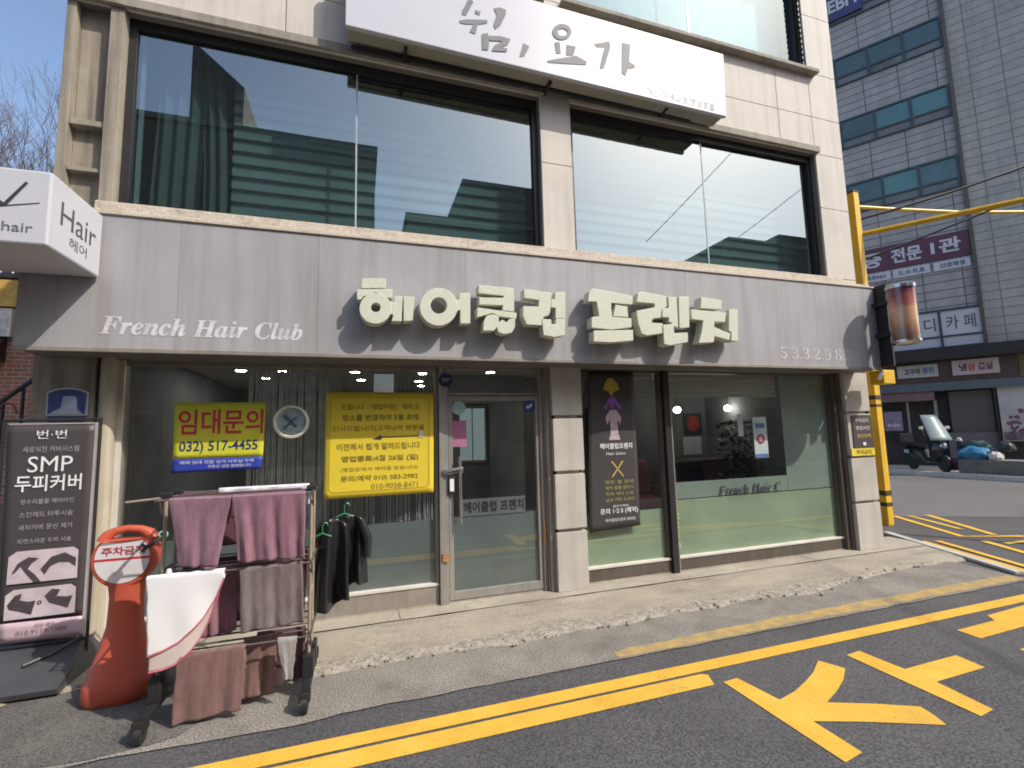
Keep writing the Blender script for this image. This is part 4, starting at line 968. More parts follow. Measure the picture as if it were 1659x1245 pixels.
def cable(pts, r, lb):
    c = build('overhead_cable', MB().tube(pts, r, 6), m_black)
    tag(c, lb, 'cable', 'cables strung over the side street')
def sag(a, b_, s_, n=14):
    a, b_ = Vector(a), Vector(b_)
    return [a.lerp(b_, i / n) - Vector((0, 0, s_ * 4 * (i / n) * (1 - i / n))) for i in range(n + 1)]
cable(sag((8.3, 1.2, 5.22), (15, -3.0, 8.0), 0.35), 0.022, 'upper black cable sagging behind the yellow bars')
cable(sag((8.2, 1.2, 4.42), (14.5, -3.2, 7.3), 0.12), 0.020, 'lower black cable rising rightwards under the yellow bars')

# ---------------------------------------------------------------- drying rack
m_rack = mat('rack_steel', (0.16, 0.13, 0.12), 0.45, 0.2, 8, metal=0.5)
m_rack_pale = mat('rack_pale', (0.36, 0.30, 0.22), 0.5, 0.2, 8, metal=0.3)
K = thing('drying_rack', 'three tier drying rack on black castors hung with towels', 'drying rack', (-0.76, -1.03, 0))
XL, XR = -1.17, -0.345
YF, YM0, YM1, YBk = -1.215, -1.12, -0.93, -0.74
for x in (XL, XR):
    build('post', MB().tube([(x, YM0, 0.08), (x, YM0, 1.285)], 0.011, 8).tube([(x, YM1, 0.08), (x, YM1, 1.285)], 0.011, 8).tube([(x, YM0, 0.6), (x, YM1, 0.6)], 0.008, 6), m_rack_pale, K)
    ft = build('foot', MB().obox((x, -1.03, 0.085), (0.026, 0, 0), (0, 0.335, 0), (0, 0, 0.020)), m_black, K, bevel=0.008)
    for y in (-1.33, -0.73):
        build('castor', MB().lathe((x - 0.013, y, 0.032), [(0.012, -0.01), (0.052, -0.006), (0.052, 0.03), (0.012, 0.036)], 18, 'X').box(x - 0.032, x + 0.032, y - 0.032, y + 0.032, 0.05, 0.105), m_black, ft)
    build('joint', MB().box(x - 0.034, x + 0.034, -1.17, -1.07, 0.10, 0.24), m_black, K, bevel=0.008)
    build('joint', MB().box(x - 0.034, x + 0.034, -0.98, -0.88, 0.10, 0.24), m_black, K, bevel=0.008)
tiers = (1.262, 0.822, 0.372)
for z in tiers:
    mb = MB()
    for y in (YF, -1.10, -0.98, -0.86, YBk):
        mb.tube([(XL - 0.03, y, z), (XR + 0.02, y, z)], 0.006, 6)
    for x in (XL - 0.02, XR + 0.012):
        mb.tube([(x, YF - 0.01, z), (x, YBk + 0.01, z)], 0.0085, 6)
        mb.tube([(x, YM0 + 0.002, z - 0.10), (x, YF + 0.05, z - 0.005)], 0.005, 6)
    build('tier', mb, m_rack, K)
for y in (-1.12, -0.93):
    for x in (XL, XR):
        build('top_joint', MB().box(x - 0.03, x + 0.03, y - 0.02, y + 0.02, 1.27, 1.30), m_black, K, bevel=0.005)
build('side_rail', MB().tube([(XL - 0.01, -0.93, 1.255), (XL - 0.28, -0.93, 1.235)], 0.008, 8), m_rack_pale, K)
build('drum_peg', MB().lathe((XL + 0.06, YF + 0.005, 0.845), [(0.012, -0.015), (0.016, 0.0), (0.010, 0.018)], 12), m_white, K)

def terry(name, col, stripes=0.0):
    t = NT(name)
    b = t.n('BsdfPrincipled'); b.inputs['Roughness'].default_value = 1.0
    b.inputs['Sheen Weight'].default_value = 0.35; b.inputs['Specular IOR Level'].default_value = 0.1
    cc = t.ramp(t.noise(14, 6, 0.7, (1.6, 1.6, 0.35)), [(0.32, tuple(c * 0.74 for c in col)), (0.68, tuple(min(1, c * 1.2) for c in col))])
    f = t.ramp(t.noise(260, 2, 0.5), [(0.3, (0.78,) * 3), (0.7, (1.18,) * 3)])
    t.l(t.mix(1.0, cc, f, 'MULTIPLY'), b.inputs['Base Color'])
    bp = t.n('Bump'); bp.inputs['Strength'].default_value = 0.7; bp.inputs['Distance'].default_value = 0.004
    t.l(t.noise(320, 2, 0.6), bp.inputs['Height']); t.l(bp.outputs[0], b.inputs['Normal'])
    t.l(b.outputs[0], t.out.inputs[0])
    return t.m
def cloth(c, y, back, amp=0.012, waves=4, seed=0.0, r=0.011, curve=None, nu=44, nv=40):
    """towel over a rod: c = front corners TL, TR, BR, BL as (x, z); back = length behind the rod"""
    TL, TR, BR, BL = c
    mb = MB()
    def fn(u, w):
        zt = TL[1] * (1 - u) + TR[1] * u
        zb = BL[1] * (1 - u) + BR[1] * u
        if curve:
            zb = curve(u)
        L = zt - zb
        tot = back + 0.035 + L
        d = w * tot
        if d < back:
            s_ = back - d; yy = y + r * 1.6 + 0.01 * s_; z = zt - s_ - 0.01; k = s_ / max(L, .01) * 0.6; side = 0.6
        elif d < back + 0.035:
            a = (d - back) / 0.035 * math.pi
            yy = y + r * 1.5 * math.cos(a); z = zt - 0.01 + 0.013 * math.sin(a); k = 0; side = 0
        else:
            s_ = d - back - 0.035; yy = y - r * 1.5; z = zt - s_ - 0.01; k = s_ / L; side = 1
        xl = TL[0] * (1 - k) + BL[0] * k; xrr = TR[0] * (1 - k) + BR[0] * k
        x = xl + (xrr - xl) * u
        kk = min(1, 0.15 + 1.1 * abs(k))
        fold = amp * kk * (math.sin(u * waves * 6.283 + seed + 0.8 * math.sin(k * 2.5 + seed)) + 0.5 * math.sin(u * waves * 11.3 + seed * 2.1)) + 0.018 * kk * noise.noise((x * 5, z * 3, seed))
        x += 0.006 * noise.noise((u * 3, k * 5, seed + 4)) * (1 if k > 0 else 0)
        z += 0.006 * noise.noise((u * 6, seed, 1)) * k
        return (x, yy + fold * side, z)
    return mb.grid(nu, nv, fn)
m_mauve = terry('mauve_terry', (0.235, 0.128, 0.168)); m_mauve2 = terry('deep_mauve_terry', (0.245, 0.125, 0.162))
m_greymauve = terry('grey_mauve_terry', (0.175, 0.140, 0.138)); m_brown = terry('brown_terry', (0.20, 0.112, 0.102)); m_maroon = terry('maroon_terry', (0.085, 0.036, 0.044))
def towel(name, mb, m_, lb, cat='towel', group='towels drying on the rack', parts=None):
    return tag(build(name, mb, m_, solid=0.006), lb, cat, group)
towel('hanging_towel', cloth([(-1.122, 1.268), (-0.795, 1.265), (-0.855, 0.868), (-1.055, 0.880)], YF, 0.16, 0.008, 2.0, 1.0), m_mauve, 'mauve towel narrowing downwards, top left on the rack front')
towel('hanging_towel', cloth([(-0.788, 1.265), (-0.372, 1.268), (-0.368, 0.868), (-0.745, 0.880)], YF - 0.004, 0.18, 0.013, 3.4, 2.6), m_mauve2, 'wide folded mauve towel, top right on the rack front')
towel('hanging_towel', cloth([(-0.735, 0.828), (-0.385, 0.828), (-0.366, 0.478), (-0.715, 0.462)], YF, 0.12, 0.008, 3.0, 4.2), m_greymauve, 'faded grey mauve towel on the right of the middle tier')
towel('hanging_towel', cloth([(-1.040, 0.376), (-0.690, 0.376), (-0.700, 0.030), (-1.055, -0.018 + 0.02)], YF, 0.14, 0.007, 2.0, 5.1), m_brown, 'large brown towel nearly touching the ground, bottom front of the rack')
towel('hanging_towel', cloth([(-0.72, 0.374), (-0.535, 0.374), (-0.55, 0.045), (-0.72, 0.03)], -1.10, 0.22, 0.006, 2.0, 6.0), m_brown, 'narrower brown towel just behind the large brown one')
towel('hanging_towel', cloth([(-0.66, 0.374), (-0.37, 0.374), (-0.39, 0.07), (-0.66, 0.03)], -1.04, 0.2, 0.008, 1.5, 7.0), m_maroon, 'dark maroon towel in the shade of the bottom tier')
towel('hanging_towel', cloth([(-0.98, 0.83), (-0.76, 0.83), (-0.77, 0.44), (-0.95, 0.42)], -1.10, 0.3, 0.01, 2.0, 8.0), m_mauve2, 'mauve towel mostly hidden behind the white cloth')
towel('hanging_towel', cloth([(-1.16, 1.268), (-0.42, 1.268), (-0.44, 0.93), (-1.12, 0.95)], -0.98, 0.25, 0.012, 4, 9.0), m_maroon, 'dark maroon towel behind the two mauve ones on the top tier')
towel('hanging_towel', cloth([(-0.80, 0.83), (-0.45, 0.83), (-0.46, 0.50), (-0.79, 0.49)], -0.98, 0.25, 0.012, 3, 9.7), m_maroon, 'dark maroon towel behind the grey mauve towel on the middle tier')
towel('hanging_towel', cloth([(-0.95, 1.285), (-0.38, 1.285), (-0.38, 1.15), (-0.95, 1.15)], -0.86, 0.12, 0.008, 3, 3.3), terry('white_terry', (0.66, 0.64, 0.70)), 'white towel lying over the back of the top tier')
towel('rag', cloth([(-0.515, 0.386), (-0.405, 0.380), (-0.425, 0.152), (-0.472, 0.160)], YF - 0.008, 0.03, 0.004, 1.5, 3.0, nu=16), terry('grey_rag', (0.30, 0.28, 0.27)), 'small grey rag tapering to a point at the bottom right of the rack', 'rag')
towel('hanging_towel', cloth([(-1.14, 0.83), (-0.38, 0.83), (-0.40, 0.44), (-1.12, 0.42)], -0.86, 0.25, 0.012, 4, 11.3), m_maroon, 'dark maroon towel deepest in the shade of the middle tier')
towel('rag', cloth([(-1.13, 0.378), (-1.03, 0.378), (-1.03, 0.20), (-1.13, 0.19)], -1.10, 0.1, 0.005, 1.5, 12.0, nu=16), terry('pale_grey_rag', (0.26, 0.26, 0.25)), 'pale grey rag peeping out under the white cloth', 'rag')
# white cape with a red edge
m_cape = mat('white_cape', (0.74, 0.73, 0.75), 0.8, 0.03, 5, 0.03, 200)
def lerp_t(u, tb):
    for (a, fa), (b_, fb) in zip(tb, tb[1:]):
        if u <= b_:
            return fa + (fb - fa) * (u - a) / (b_ - a)
    return tb[-1][1]
wc = towel('white_cloth', cloth([(-1.212, 0.832), (-0.815, 0.834), (-0.815, 0.80), (-1.185, 0.39)], YF - 0.006, 0.03, 0.004, 1.2, 1.5, curve=lambda u: lerp_t(u, ((0, .405), (.2, .42), (.4, .455), (.6, .52), (.75, .59), (.88, .68), (1, .80)))), m_cape, 'white cloth with a red curved edge on the left of the middle tier', 'cloth')
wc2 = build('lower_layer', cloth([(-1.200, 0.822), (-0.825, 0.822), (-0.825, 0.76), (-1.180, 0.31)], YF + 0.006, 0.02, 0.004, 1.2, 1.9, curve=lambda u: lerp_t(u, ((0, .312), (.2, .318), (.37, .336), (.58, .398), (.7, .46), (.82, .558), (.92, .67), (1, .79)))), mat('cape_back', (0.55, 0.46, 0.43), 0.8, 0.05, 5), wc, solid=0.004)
def edge_line(f, y, x0, x1, xs_, dz):
    return MB().tube([(x0 + (x1 - x0) * i / 24 + xs_ * (1 - (f(i / 24) - 0.3) / 0.5) * (1 - i / 24), y, f(i / 24) + dz) for i in range(25)], 0.0045, 6)
m_redge = mat('red_hem', (0.55, 0.12, 0.19), 0.7)
for src in (wc, wc2):
    pass
def hem(obj, par):
    me = obj.data; nu, nv = 44, 40
    row = [Vector(me.vertices[nv * (nu + 1) + i].co) for i in range(nu + 1)]
    return build('hem', MB().tube([p + Vector((0, -0.003, 0)) for p in row], 0.0045, 6), m_redge, par)
hem(wc, wc); hem(wc2, wc)

# black capes on hangers
m_capeblk = mat('black_nylon', (0.016, 0.016, 0.018), 0.34, 0.2, 6, spec=0.6)
m_green = mat('green_plastic', (0.02, 0.17, 0.08), 0.35)
def cape(x0, x1, y, ztop, zl, zr, seed, lb):
    w = x1 - x0
    mb = MB()
    def fn(u, v):
        sh = 0.05 * (2 * u - 1) ** 2
        zt = ztop - sh
        zb = zl * (1 - u) + zr * u + 0.02 * math.sin(u * 9 + seed)
        z = zt + (zb - zt) * v
        sp_ = 1 + 0.25 * v
        x = (x0 + x1) / 2 + (u - 0.5) * w * sp_
        return (x, y + (0.006 + 0.05 * v) * math.sin(u * 10.5 + seed + 1.2 * v) + 0.012 * v * math.sin(u * 23 + seed * 3) + 0.02 * noise.noise((u * 3, v * 3, seed)), z)
    c = tag(build('salon_cape', mb.grid(50, 30, fn), m_capeblk, solid=0.004), lb, 'cape', 'black capes hanging at the rack end')
    return c
cape(-0.335, -0.13, -0.86, 1.03, 0.36, 0.46, 0.3, 'long black salon cape hanging directly against the rack end')
c2 = cape(-0.19, 0.0, -0.80, 1.035, 0.50, 0.55, 2.2, 'shorter black salon cape hanging outermost from the rack end')
build('sleeve', MB().tube([(-0.03, -0.82, 1.0), (0.02, -0.83, 0.86), (0.015, -0.84, 0.73)], [0.03, 0.035, 0.028], 10), m_capeblk, c2)
def hanger(x, y, z, lb):
    h = thing('clothes_hanger', lb, 'hanger', (x, y, z), 'green hangers')
    build('hook', MB().tube([(x, y, z), (x, y, z + 0.05), (x + 0.012, y, z + 0.075), (x + 0.03, y, z + 0.07), (x + 0.035, y, z + 0.05)], 0.005, 6), m_green, h)
    build('arms', MB().tube([(x - 0.06, y, z - 0.025), (x, y, z), (x + 0.06, y, z - 0.025)], 0.007, 6), m_green, h)
hanger(-0.145, -0.83, 1.055, 'green plastic hanger holding the outer black cape')
hanger(-0.29, -0.885, 0.935, 'green plastic hanger close to the rack post')

# ---------------------------------------------------------------- orange no-parking stand
m_orange = mat('orange_plastic', (0.48, 0.088, 0.046), 0.5, 0.14, 3, stain=0.5, staincol=(0.26, 0.045, 0.028), ss=3)
S = thing('parking_stand', 'orange plastic no parking stand with a round white faced head', 'parking stand', (-1.53, -0.66, 0))
def rrect(cx, cy, hx, hy, z, n=32, p=3.0):
    r = []
    for i in range(n):
        a = 2 * math.pi * i / n
        c, s_ = math.cos(a), math.sin(a)
        r.append((cx + hx * math.copysign(abs(c) ** (2 / p), c), cy + hy * math.copysign(abs(s_) ** (2 / p), s_), z))
    return r
mb = MB()
prof = [(-0.02, 0.165, 0.17, 3.5), (0.01, 0.185, 0.185, 3.5), (0.10, 0.185, 0.18, 3.4), (0.13, 0.172, 0.165, 3.2), (0.30, 0.125, 0.11, 2.8), (0.42, 0.098, 0.08, 2.6), (0.47, 0.096, 0.076, 2.6), (0.60, 0.092, 0.072, 2.6), (0.68, 0.105, 0.075, 2.4), (0.74, 0.11, 0.07, 2.4)]
mb.loft([rrect(-1.515, -0.66, hx, hy, z, 32, p) for z, hx, hy, p in prof])
build('base', mb, m_orange, S)
HC = Vector((-1.525, -0.66, 0.855))
def sup(a, rx, rz):
    return (rx * math.cos(a), rz * math.sin(a))
rim = [(HC.x + 0.178 * math.cos(a), HC.z + (0.165 if math.sin(a) > 0 else 0.192) * math.sin(a)) for a in [2 * math.pi * i / 48 for i in range(48)]]
top = [(x, min(z, HC.z + 0.118)) for x, z in rim]
head = build('head', MB().prism([(x, -0.735, z) for x, z in top], (0, 0.15, 0)), m_orange, S, bevel=0.014)
build('handle', MB().tube([(HC.x - 0.135, -0.66, HC.z + 0.105), (HC.x - 0.118, -0.66, HC.z + 0.142), (HC.x - 0.07, -0.66, HC.z + 0.170), (HC.x, -0.66, HC.z + 0.180), (HC.x + 0.07, -0.66, HC.z + 0.170), (HC.x + 0.118, -0.66, HC.z + 0.142), (HC.x + 0.135, -0.66, HC.z + 0.105)], [0.045, 0.036, 0.026, 0.024, 0.026, 0.036, 0.045], 12), m_orange, S)
up_ = [(HC.x + 0.150 * math.cos(a), HC.z + 0.005 + 0.155 * math.sin(a)) for a in [math.pi * i / 24 for i in range(25)]]
up_ = [(x, min(z, HC.z + 0.100 + 0.35 * (x - HC.x) ** 2 * 3)) for x, z in up_]
face = build('face', MB().prism([(x, -0.739, z) for x, z in up_], (0, 0.0035, 0)).prism([(HC.x + 0.150 * math.cos(a), -0.739, HC.z - 0.012 + 0.145 * math.sin(a)) for a in [math.pi + math.pi * i / 24 for i in range(25)]], (0, 0.0035, 0)), mat('face_white', (0.66, 0.62, 0.63), 0.5, 0.08, 9, stain=0.35, staincol=(0.40, 0.40, 0.42), ss=9), S)
build('red_line', MB().box(HC.x - 0.155, HC.x + 0.155, -0.7375, -0.7355, HC.z - 0.011, HC.z + 0.004), m_red_ink, face)
build('lettering', MB().text('주차금지', (HC.x - 0.115, HC.x + 0.125, HC.z + 0.022, HC.z + 0.078), (0, -0.7405, 0), bold=0.03), mat('faded_red', (0.38, 0.04, 0.07), 0.6, 0.3, 30), face)
build('scratch', MB().obox((HC.x - 0.01, -0.7405, HC.z - 0.06), (0.03, 0, 0.04), (0, 0.0006, 0), (-0.003, 0, 0.002)), mat('scratch', (0.28, 0.33, 0.34), 0.6), face)
build('tied_band', MB().tube([(HC.x + 0.11, -0.745, HC.z + 0.04), (HC.x + 0.145, -0.75, HC.z + 0.07), (HC.x + 0.185, -0.72, HC.z + 0.09), (HC.x + 0.21, -0.68, HC.z + 0.12)], 0.008, 8).tube([(HC.x + 0.105, -0.745, HC.z + 0.085), (HC.x + 0.14, -0.75, HC.z + 0.065), (HC.x + 0.19, -0.71, HC.z + 0.12)], 0.007, 8), m_black, S)
build('grip_ring', MB().ringprism([(HC.x + 0.205 + 0.03 * math.cos(a * .5236), -0.69, HC.z + 0.125 + 0.03 * math.sin(a * .5236)) for a in range(12)], [(HC.x + 0.205 + 0.019 * math.cos(a * .5236), -0.69, HC.z + 0.125 + 0.019 * math.sin(a * .5236)) for a in range(12)], (0, 0.015, 0)), mat('mint_plastic', (0.30, 0.52, 0.42), 0.4), S)

# ---------------------------------------------------------------- standing banner
SB = thing('standing_banner', 'dark standing banner in a metal frame advertising scalp cover beside the left pillar', 'banner stand', (-2.25, -0.15, 0))
y0 = -0.15
build('sheet', sheet(10, 24, [(-2.50, 1.765), (-1.975, 1.765), (-1.962, 0.36), (-2.455, 0.365)], y=y0, sag=0.006), mat('banner_black', (0.060, 0.050, 0.053), 0.5, 0.1, 3), SB, solid=0.003)
build('pink_foot', sheet(10, 3, [(-2.455, 0.363), (-1.962, 0.358), (-1.955, 0.222), (-2.45, 0.232)], y=y0, sag=0.004), mat('pink_print', (0.52, 0.38, 0.42), 0.5, 0.1, 5), SB, solid=0.003)
build('frame', MB().tube([(-1.945, y0 + 0.02, 0.10), (-1.948, y0 + 0.02, 1.80)], 0.011, 8).tube([(-2.53, y0 + 0.02, 0.10), (-2.53, y0 + 0.02, 1.80)], 0.011, 8).tube([(-2.535, y0 + 0.02, 1.80), (-1.94, y0 + 0.02, 1.80)], 0.011, 8).tube([(-2.535, y0 + 0.02, 0.19), (-1.94, y0 + 0.02, 0.19)], 0.010, 8), m_black, SB)
build('inner_edge', MB().box(-1.972, -1.960, y0 - 0.004, y0 + 0.014, 0.21, 1.775).box(-2.49, -1.973, y0 - 0.004, y0 + 0.01, 1.766, 1.776), mat('silver_edge', (0.50, 0.46, 0.46), 0.35, metal=0.3), SB)
build('water_base', MB().loft([[(x, -0.56, 0.0), (x, -0.57, 0.035), (x, -0.52, 0.06), (x + d_, -0.16, 0.165), (x + d_, -0.10, 0.175), (x + d_, 0.08, 0.17), (x, 0.10, 0.0)] for x, d_ in ((-2.86, 0.08), (-2.80, 0.0), (-1.97, 0.0), (-1.90, -0.07))], smooth=False), mat('base_plastic', (0.055, 0.055, 0.06), 0.45, 0.2, 4), SB)
build('tie_cord', MB().tube([(-1.96, y0 - 0.01, 0.22), (-2.1, y0 - 0.10, 0.15), (-2.2, y0 - 0.2, 0.13)], 0.012, 6), m_black, SB)
yt = y0 - 0.010
mb = MB().text('SMP', (-2.360, -2.092, 1.415, 1.530), (0, yt, 0)).text('두피커버', (-2.425, -2.030, 1.275, 1.395), (0, yt, 0), bold=0.015)
mb.text('번·번', (-2.32, -2.14, 1.66, 1.725), (0, yt, 0))
build('headline', mb, m_white, SB)
mb = MB().text('새로워진 커버시스템', (-2.395, -2.06, 1.560, 1.605), (0, yt, 0))
for a, b_, tx in ((1.185, 1.222, '정수리볼륨 헤어라인'), (1.092, 1.130, '스킨헤드 타투시술'), (1.000, 1.040, '새치커버 문신 제거'), (0.905, 0.940, '자연스러운 두피 시술')):
    mb.text(tx, (-2.385, -2.07, a, b_), (0, yt, 0))
build('small_lettering', mb, mat('grey_ink', (0.36, 0.34, 0.35), 0.6), SB)
m_photo = mat('photo_pink', (0.52, 0.44, 0.47), 0.5, 0.18, 9)
for (z0_, z1_, k) in ((0.630, 0.865, 0), (0.385, 0.60, 1)):
    pn = build('photo', MB().poly([(-2.425, yt, z0_), (-2.018, yt, z0_ + 0.005), (-2.020, yt, z1_ - 0.03), (-2.05, yt, z1_ - 0.005), (-2.38, yt, z1_ - 0.01), (-2.425, yt, z1_ - 0.045)]), m_photo, SB)
    mb = MB(); ph = -0.003
    if k == 0:
        mb.poly([(x, yt + ph, z) for x, z in ((-2.40, 0.70), (-2.37, 0.77), (-2.31, 0.81), (-2.25, 0.80), (-2.29, 0.765), (-2.31, 0.73), (-2.27, 0.69), (-2.23, 0.635), (-2.27, 0.635), (-2.32, 0.70), (-2.35, 0.75), (-2.38, 0.71))])
        mb.poly([(x, yt + ph, z) for x, z in ((-2.235, 0.72), (-2.18, 0.80), (-2.10, 0.825), (-2.03, 0.78), (-2.03, 0.72), (-2.07, 0.755), (-2.13, 0.76), (-2.18, 0.735), (-2.21, 0.68))])
    else:
        mb.poly([(x, yt + ph, z) for x, z in ((-2.41, 0.49), (-2.37, 0.55), (-2.33, 0.56), (-2.34, 0.515), (-2.29, 0.50), (-2.25, 0.505), (-2.27, 0.41), (-2.34, 0.44), (-2.40, 0.46))])
        mb.poly([(x, yt + ph, z) for x, z in ((-2.20, 0.53), (-2.16, 0.575), (-2.11, 0.565), (-2.13, 0.52), (-2.07, 0.51), (-2.035, 0.515), (-2.06, 0.43), (-2.10, 0.45), (-2.17, 0.48))])
        mb.ringprism([(-2.228 + 0.014 * math.cos(a * .5236), yt + ph, 0.487 + 0.014 * math.sin(a * .5236)) for a in range(12)], [(-2.228 + 0.007 * math.cos(a * .5236), yt + ph, 0.487 + 0.007 * math.sin(a * .5236)) for a in range(12)], (0, 0.001, 0))
    build('dark_hair', mb, mat('photo_hair', (0.06, 0.045, 0.05), 0.6, 0.3, 30), pn)
build('foot_lettering', MB().text('상담 예약', (-2.25, -2.13, 0.318, 0.345), (0, yt, 0)).text('010.9119.1589', (-2.35, -2.06, 0.275, 0.305), (0, yt, 0)), mat('foot_ink', (0.15, 0.12, 0.13), 0.6), SB)

# ---------------------------------------------------------------- left: brick building, stair rail, tree
m_brick = cladding('brick', (0.36, 0.14, 0.09), (0.28, 0.115, 0.08), (0.36, 0.31, 0.26), 0.21, 0.075, (1, 0, 0), 0.008, 0.5, 0.9, 0.3)
LB = thing('brick_building', 'low red brick building glimpsed at the far left behind the standing banner', 'building', (-8, 6.2, 0))
build('wall', MB().box(-14, -3.2, 6.0, 12, 0, 5.2), m_brick, LB)
build('parapet', MB().box(-14.1, -3.1, 5.92, 12.1, 5.201, 5.4), m_lintel, LB)
sgn = build('dark_sign', MB().box(-7.6, -5.87, 5.93, 5.995, 4.62, 5.05), m_black, LB)
build('lettering', MB().text('COM', (-6.65, -5.95, 4.70, 4.88), (0, 5.925, 0)), m_white, sgn)
build('gold_sign', MB().box(-7.6, -5.89, 5.94, 5.996, 4.10, 4.58), mat('gold_sign', (0.42, 0.26, 0.05), 0.6, 0.3, 6), LB)
build('pale_stone', MB().box(-6.5, -5.92, 5.90, 5.99, 3.55, 4.05), mat('pale_stone', (0.50, 0.48, 0.45), 0.9, 0.35, 8), LB)
build('awning', MB().prism([(-7.5, 5.995, 3.55), (-7.5, 5.5, 3.2), (-7.5, 5.5, 3.12), (-7.5, 5.995, 3.12)], (1.5, 0, 0)), m_frame_dark, LB)
RL = thing('stair_railing', 'black iron stair railing rising to the right at the far left edge', 'railing', (-4.3, 3.0, 0))
mb = MB().tube([(-5.2, 3.0, 1.35), (-3.85, 3.0, 2.62)], 0.03, 8)
build('handrail', mb, m_frame_dark, RL)
for i, x in enumerate((-4.55, -4.30, -4.11, -3.95)):
    build('baluster', MB().tube([(x, 3.0, 0.0), (x, 3.0, 1.35 + (x + 5.2) * 0.94)], 0.018, 6), m_frame_dark, RL)
build('scroll', MB().tube([(-4.25 + 0.09 * math.cos(a * 0.35), 2.99, 2.02 + 0.14 * math.sin(a * 0.35)) for a in range(10)], 0.014, 6), mat('rail_rust', (0.22, 0.06, 0.04), 0.6), RL)
build('stair', MB().prism([(-5.6, 3.05, 0), (-3.3, 3.05, 0), (-3.3, 3.05, 1.7), (-3.9, 3.05, 1.2), (-4.8, 3.05, 0.45)], (0, 1.2, 0)), m_lintel, RL)
TR = thing('bare_tree', 'leafless tree with fine branches behind the projecting Hair sign', 'tree', (-11.2, 11.5, 0))
rt = random.Random(11)
mbT = MB(); mbB = MB()
def branch(p, d, L, r, depth, mb):
    pts = [p]; q = p; dd = d.copy(); nseg = 4
    for i in range(nseg):
        dd = (dd + Vector((rt.uniform(-.16, .16), rt.uniform(-.16, .16), rt.uniform(-.06, .14)))).normalized()
        q = q + dd * (L / nseg); pts.append(q)
    mb.tube(pts, [r * (1 - 0.45 * i / nseg) for i in range(nseg + 1)], 5 if depth < 3 else 3, caps=False)
    if depth >= 7 or r < 0.003:
        return
    nchild = 3
    for i in range(nchild + (rt.random() < 0.5)):
        t_ = rt.uniform(0.45, 1.0) if i else 1.0
        b0 = pts[min(nseg, max(1, int(t_ * nseg + 0.5)))]
        nd = (dd + Vector((rt.uniform(-1, 1), rt.uniform(-1, 1), rt.uniform(-0.25, 0.75))) * 0.72).normalized()
        branch(b0, nd, L * rt.uniform(0.62, 0.85), r * rt.uniform(0.50, 0.66), depth + 1, mbB)
branch(Vector((-11.2, 11.5, 0)), Vector((0.0, 0, 1)), 3.5, 0.14, 0, mbT)
m_bark = mat('bark', (0.12, 0.095, 0.085), 0.9, 0.25, 5)
build('trunk', mbT, m_bark, TR)
build('branches', mbB, m_bark, TR)

# ---------------------------------------------------------------- right: tall office block across the side street
Q = Vector((19.5, 6.5, 0)); E = Vector((0.558, -0.83, 0)).normalized(); NN = Vector((E.y, -E.x, 0))
def FP(s_, z, off=0.0):
    p = Q + E * s_ + NN * off
    return Vector((p.x, p.y, z))
def fbox(mb, s0_, s1_, z0_, z1_, o0, o1):
    c = (FP(s0_, z0_, o0) + FP(s1_, z1_, o1)) / 2
    return mb.obox(c, E * (s1_ - s0_) / 2, NN * (o1 - o0) / 2, Vector((0, 0, (z1_ - z0_) / 2)))
def fquad(mb, s0_, s1_, z0_, z1_, o):
    return mb.poly([FP(s0_, z0_, o), FP(s1_, z0_, o), FP(s1_, z1_, o), FP(s0_, z1_, o)])
m_clad = cladding('violet_cladding', (0.375, 0.358, 0.348), (0.335, 0.322, 0.315), (0.10, 0.095, 0.095), 1.06, 0.30, tuple(E), 0.018, 0.0, 0.55, 0.45)
m_clad2 = cladding('beige_cladding', (0.385, 0.368, 0.338), (0.345, 0.330, 0.305), (0.14, 0.135, 0.125), 0.80, 0.30, tuple(E), 0.014, 0.0, 0.6, 0.55)
OB = thing('office_block', 'tall grey panel clad office block with strip windows across the side street', 'building', (22, 8, 0))
mb = MB(); fbox(mb, -14, 1.20, 4.25, 26, -9, 0); build('wall', mb, m_clad, OB)
mb = MB(); fbox(mb, 1.22, 9.5, 4.25, 26, -9, 0.05); build('end_wall', mb, m_clad2, OB)
mb = MB(); fbox(mb, 1.16, 1.26, 4.26, 26, 0.06, 0.11); build('corner_strip', mb, m_frame_brown, OB)
m_offglass = glass('office_glass', (0.50, 0.62, 0.62), 0.13, 0.05, gl=(0.7, 0.85, 0.82))
m_off_in = mat('office_inside', (0.16, 0.19, 0.20), 0.8, 0.6, 0.8)
m_off_fr = mat('office_frame', (0.04, 0.06, 0.075), 0.4)
m_off_teal = mat('office_blind', (0.24, 0.42, 0.41), 0.6, 0.2, 1)
m_off_grey = mat('office_spandrel', (0.16, 0.165, 0.18), 0.5, 0.15, 1)
wn0 = None; ri = random.Random(4)
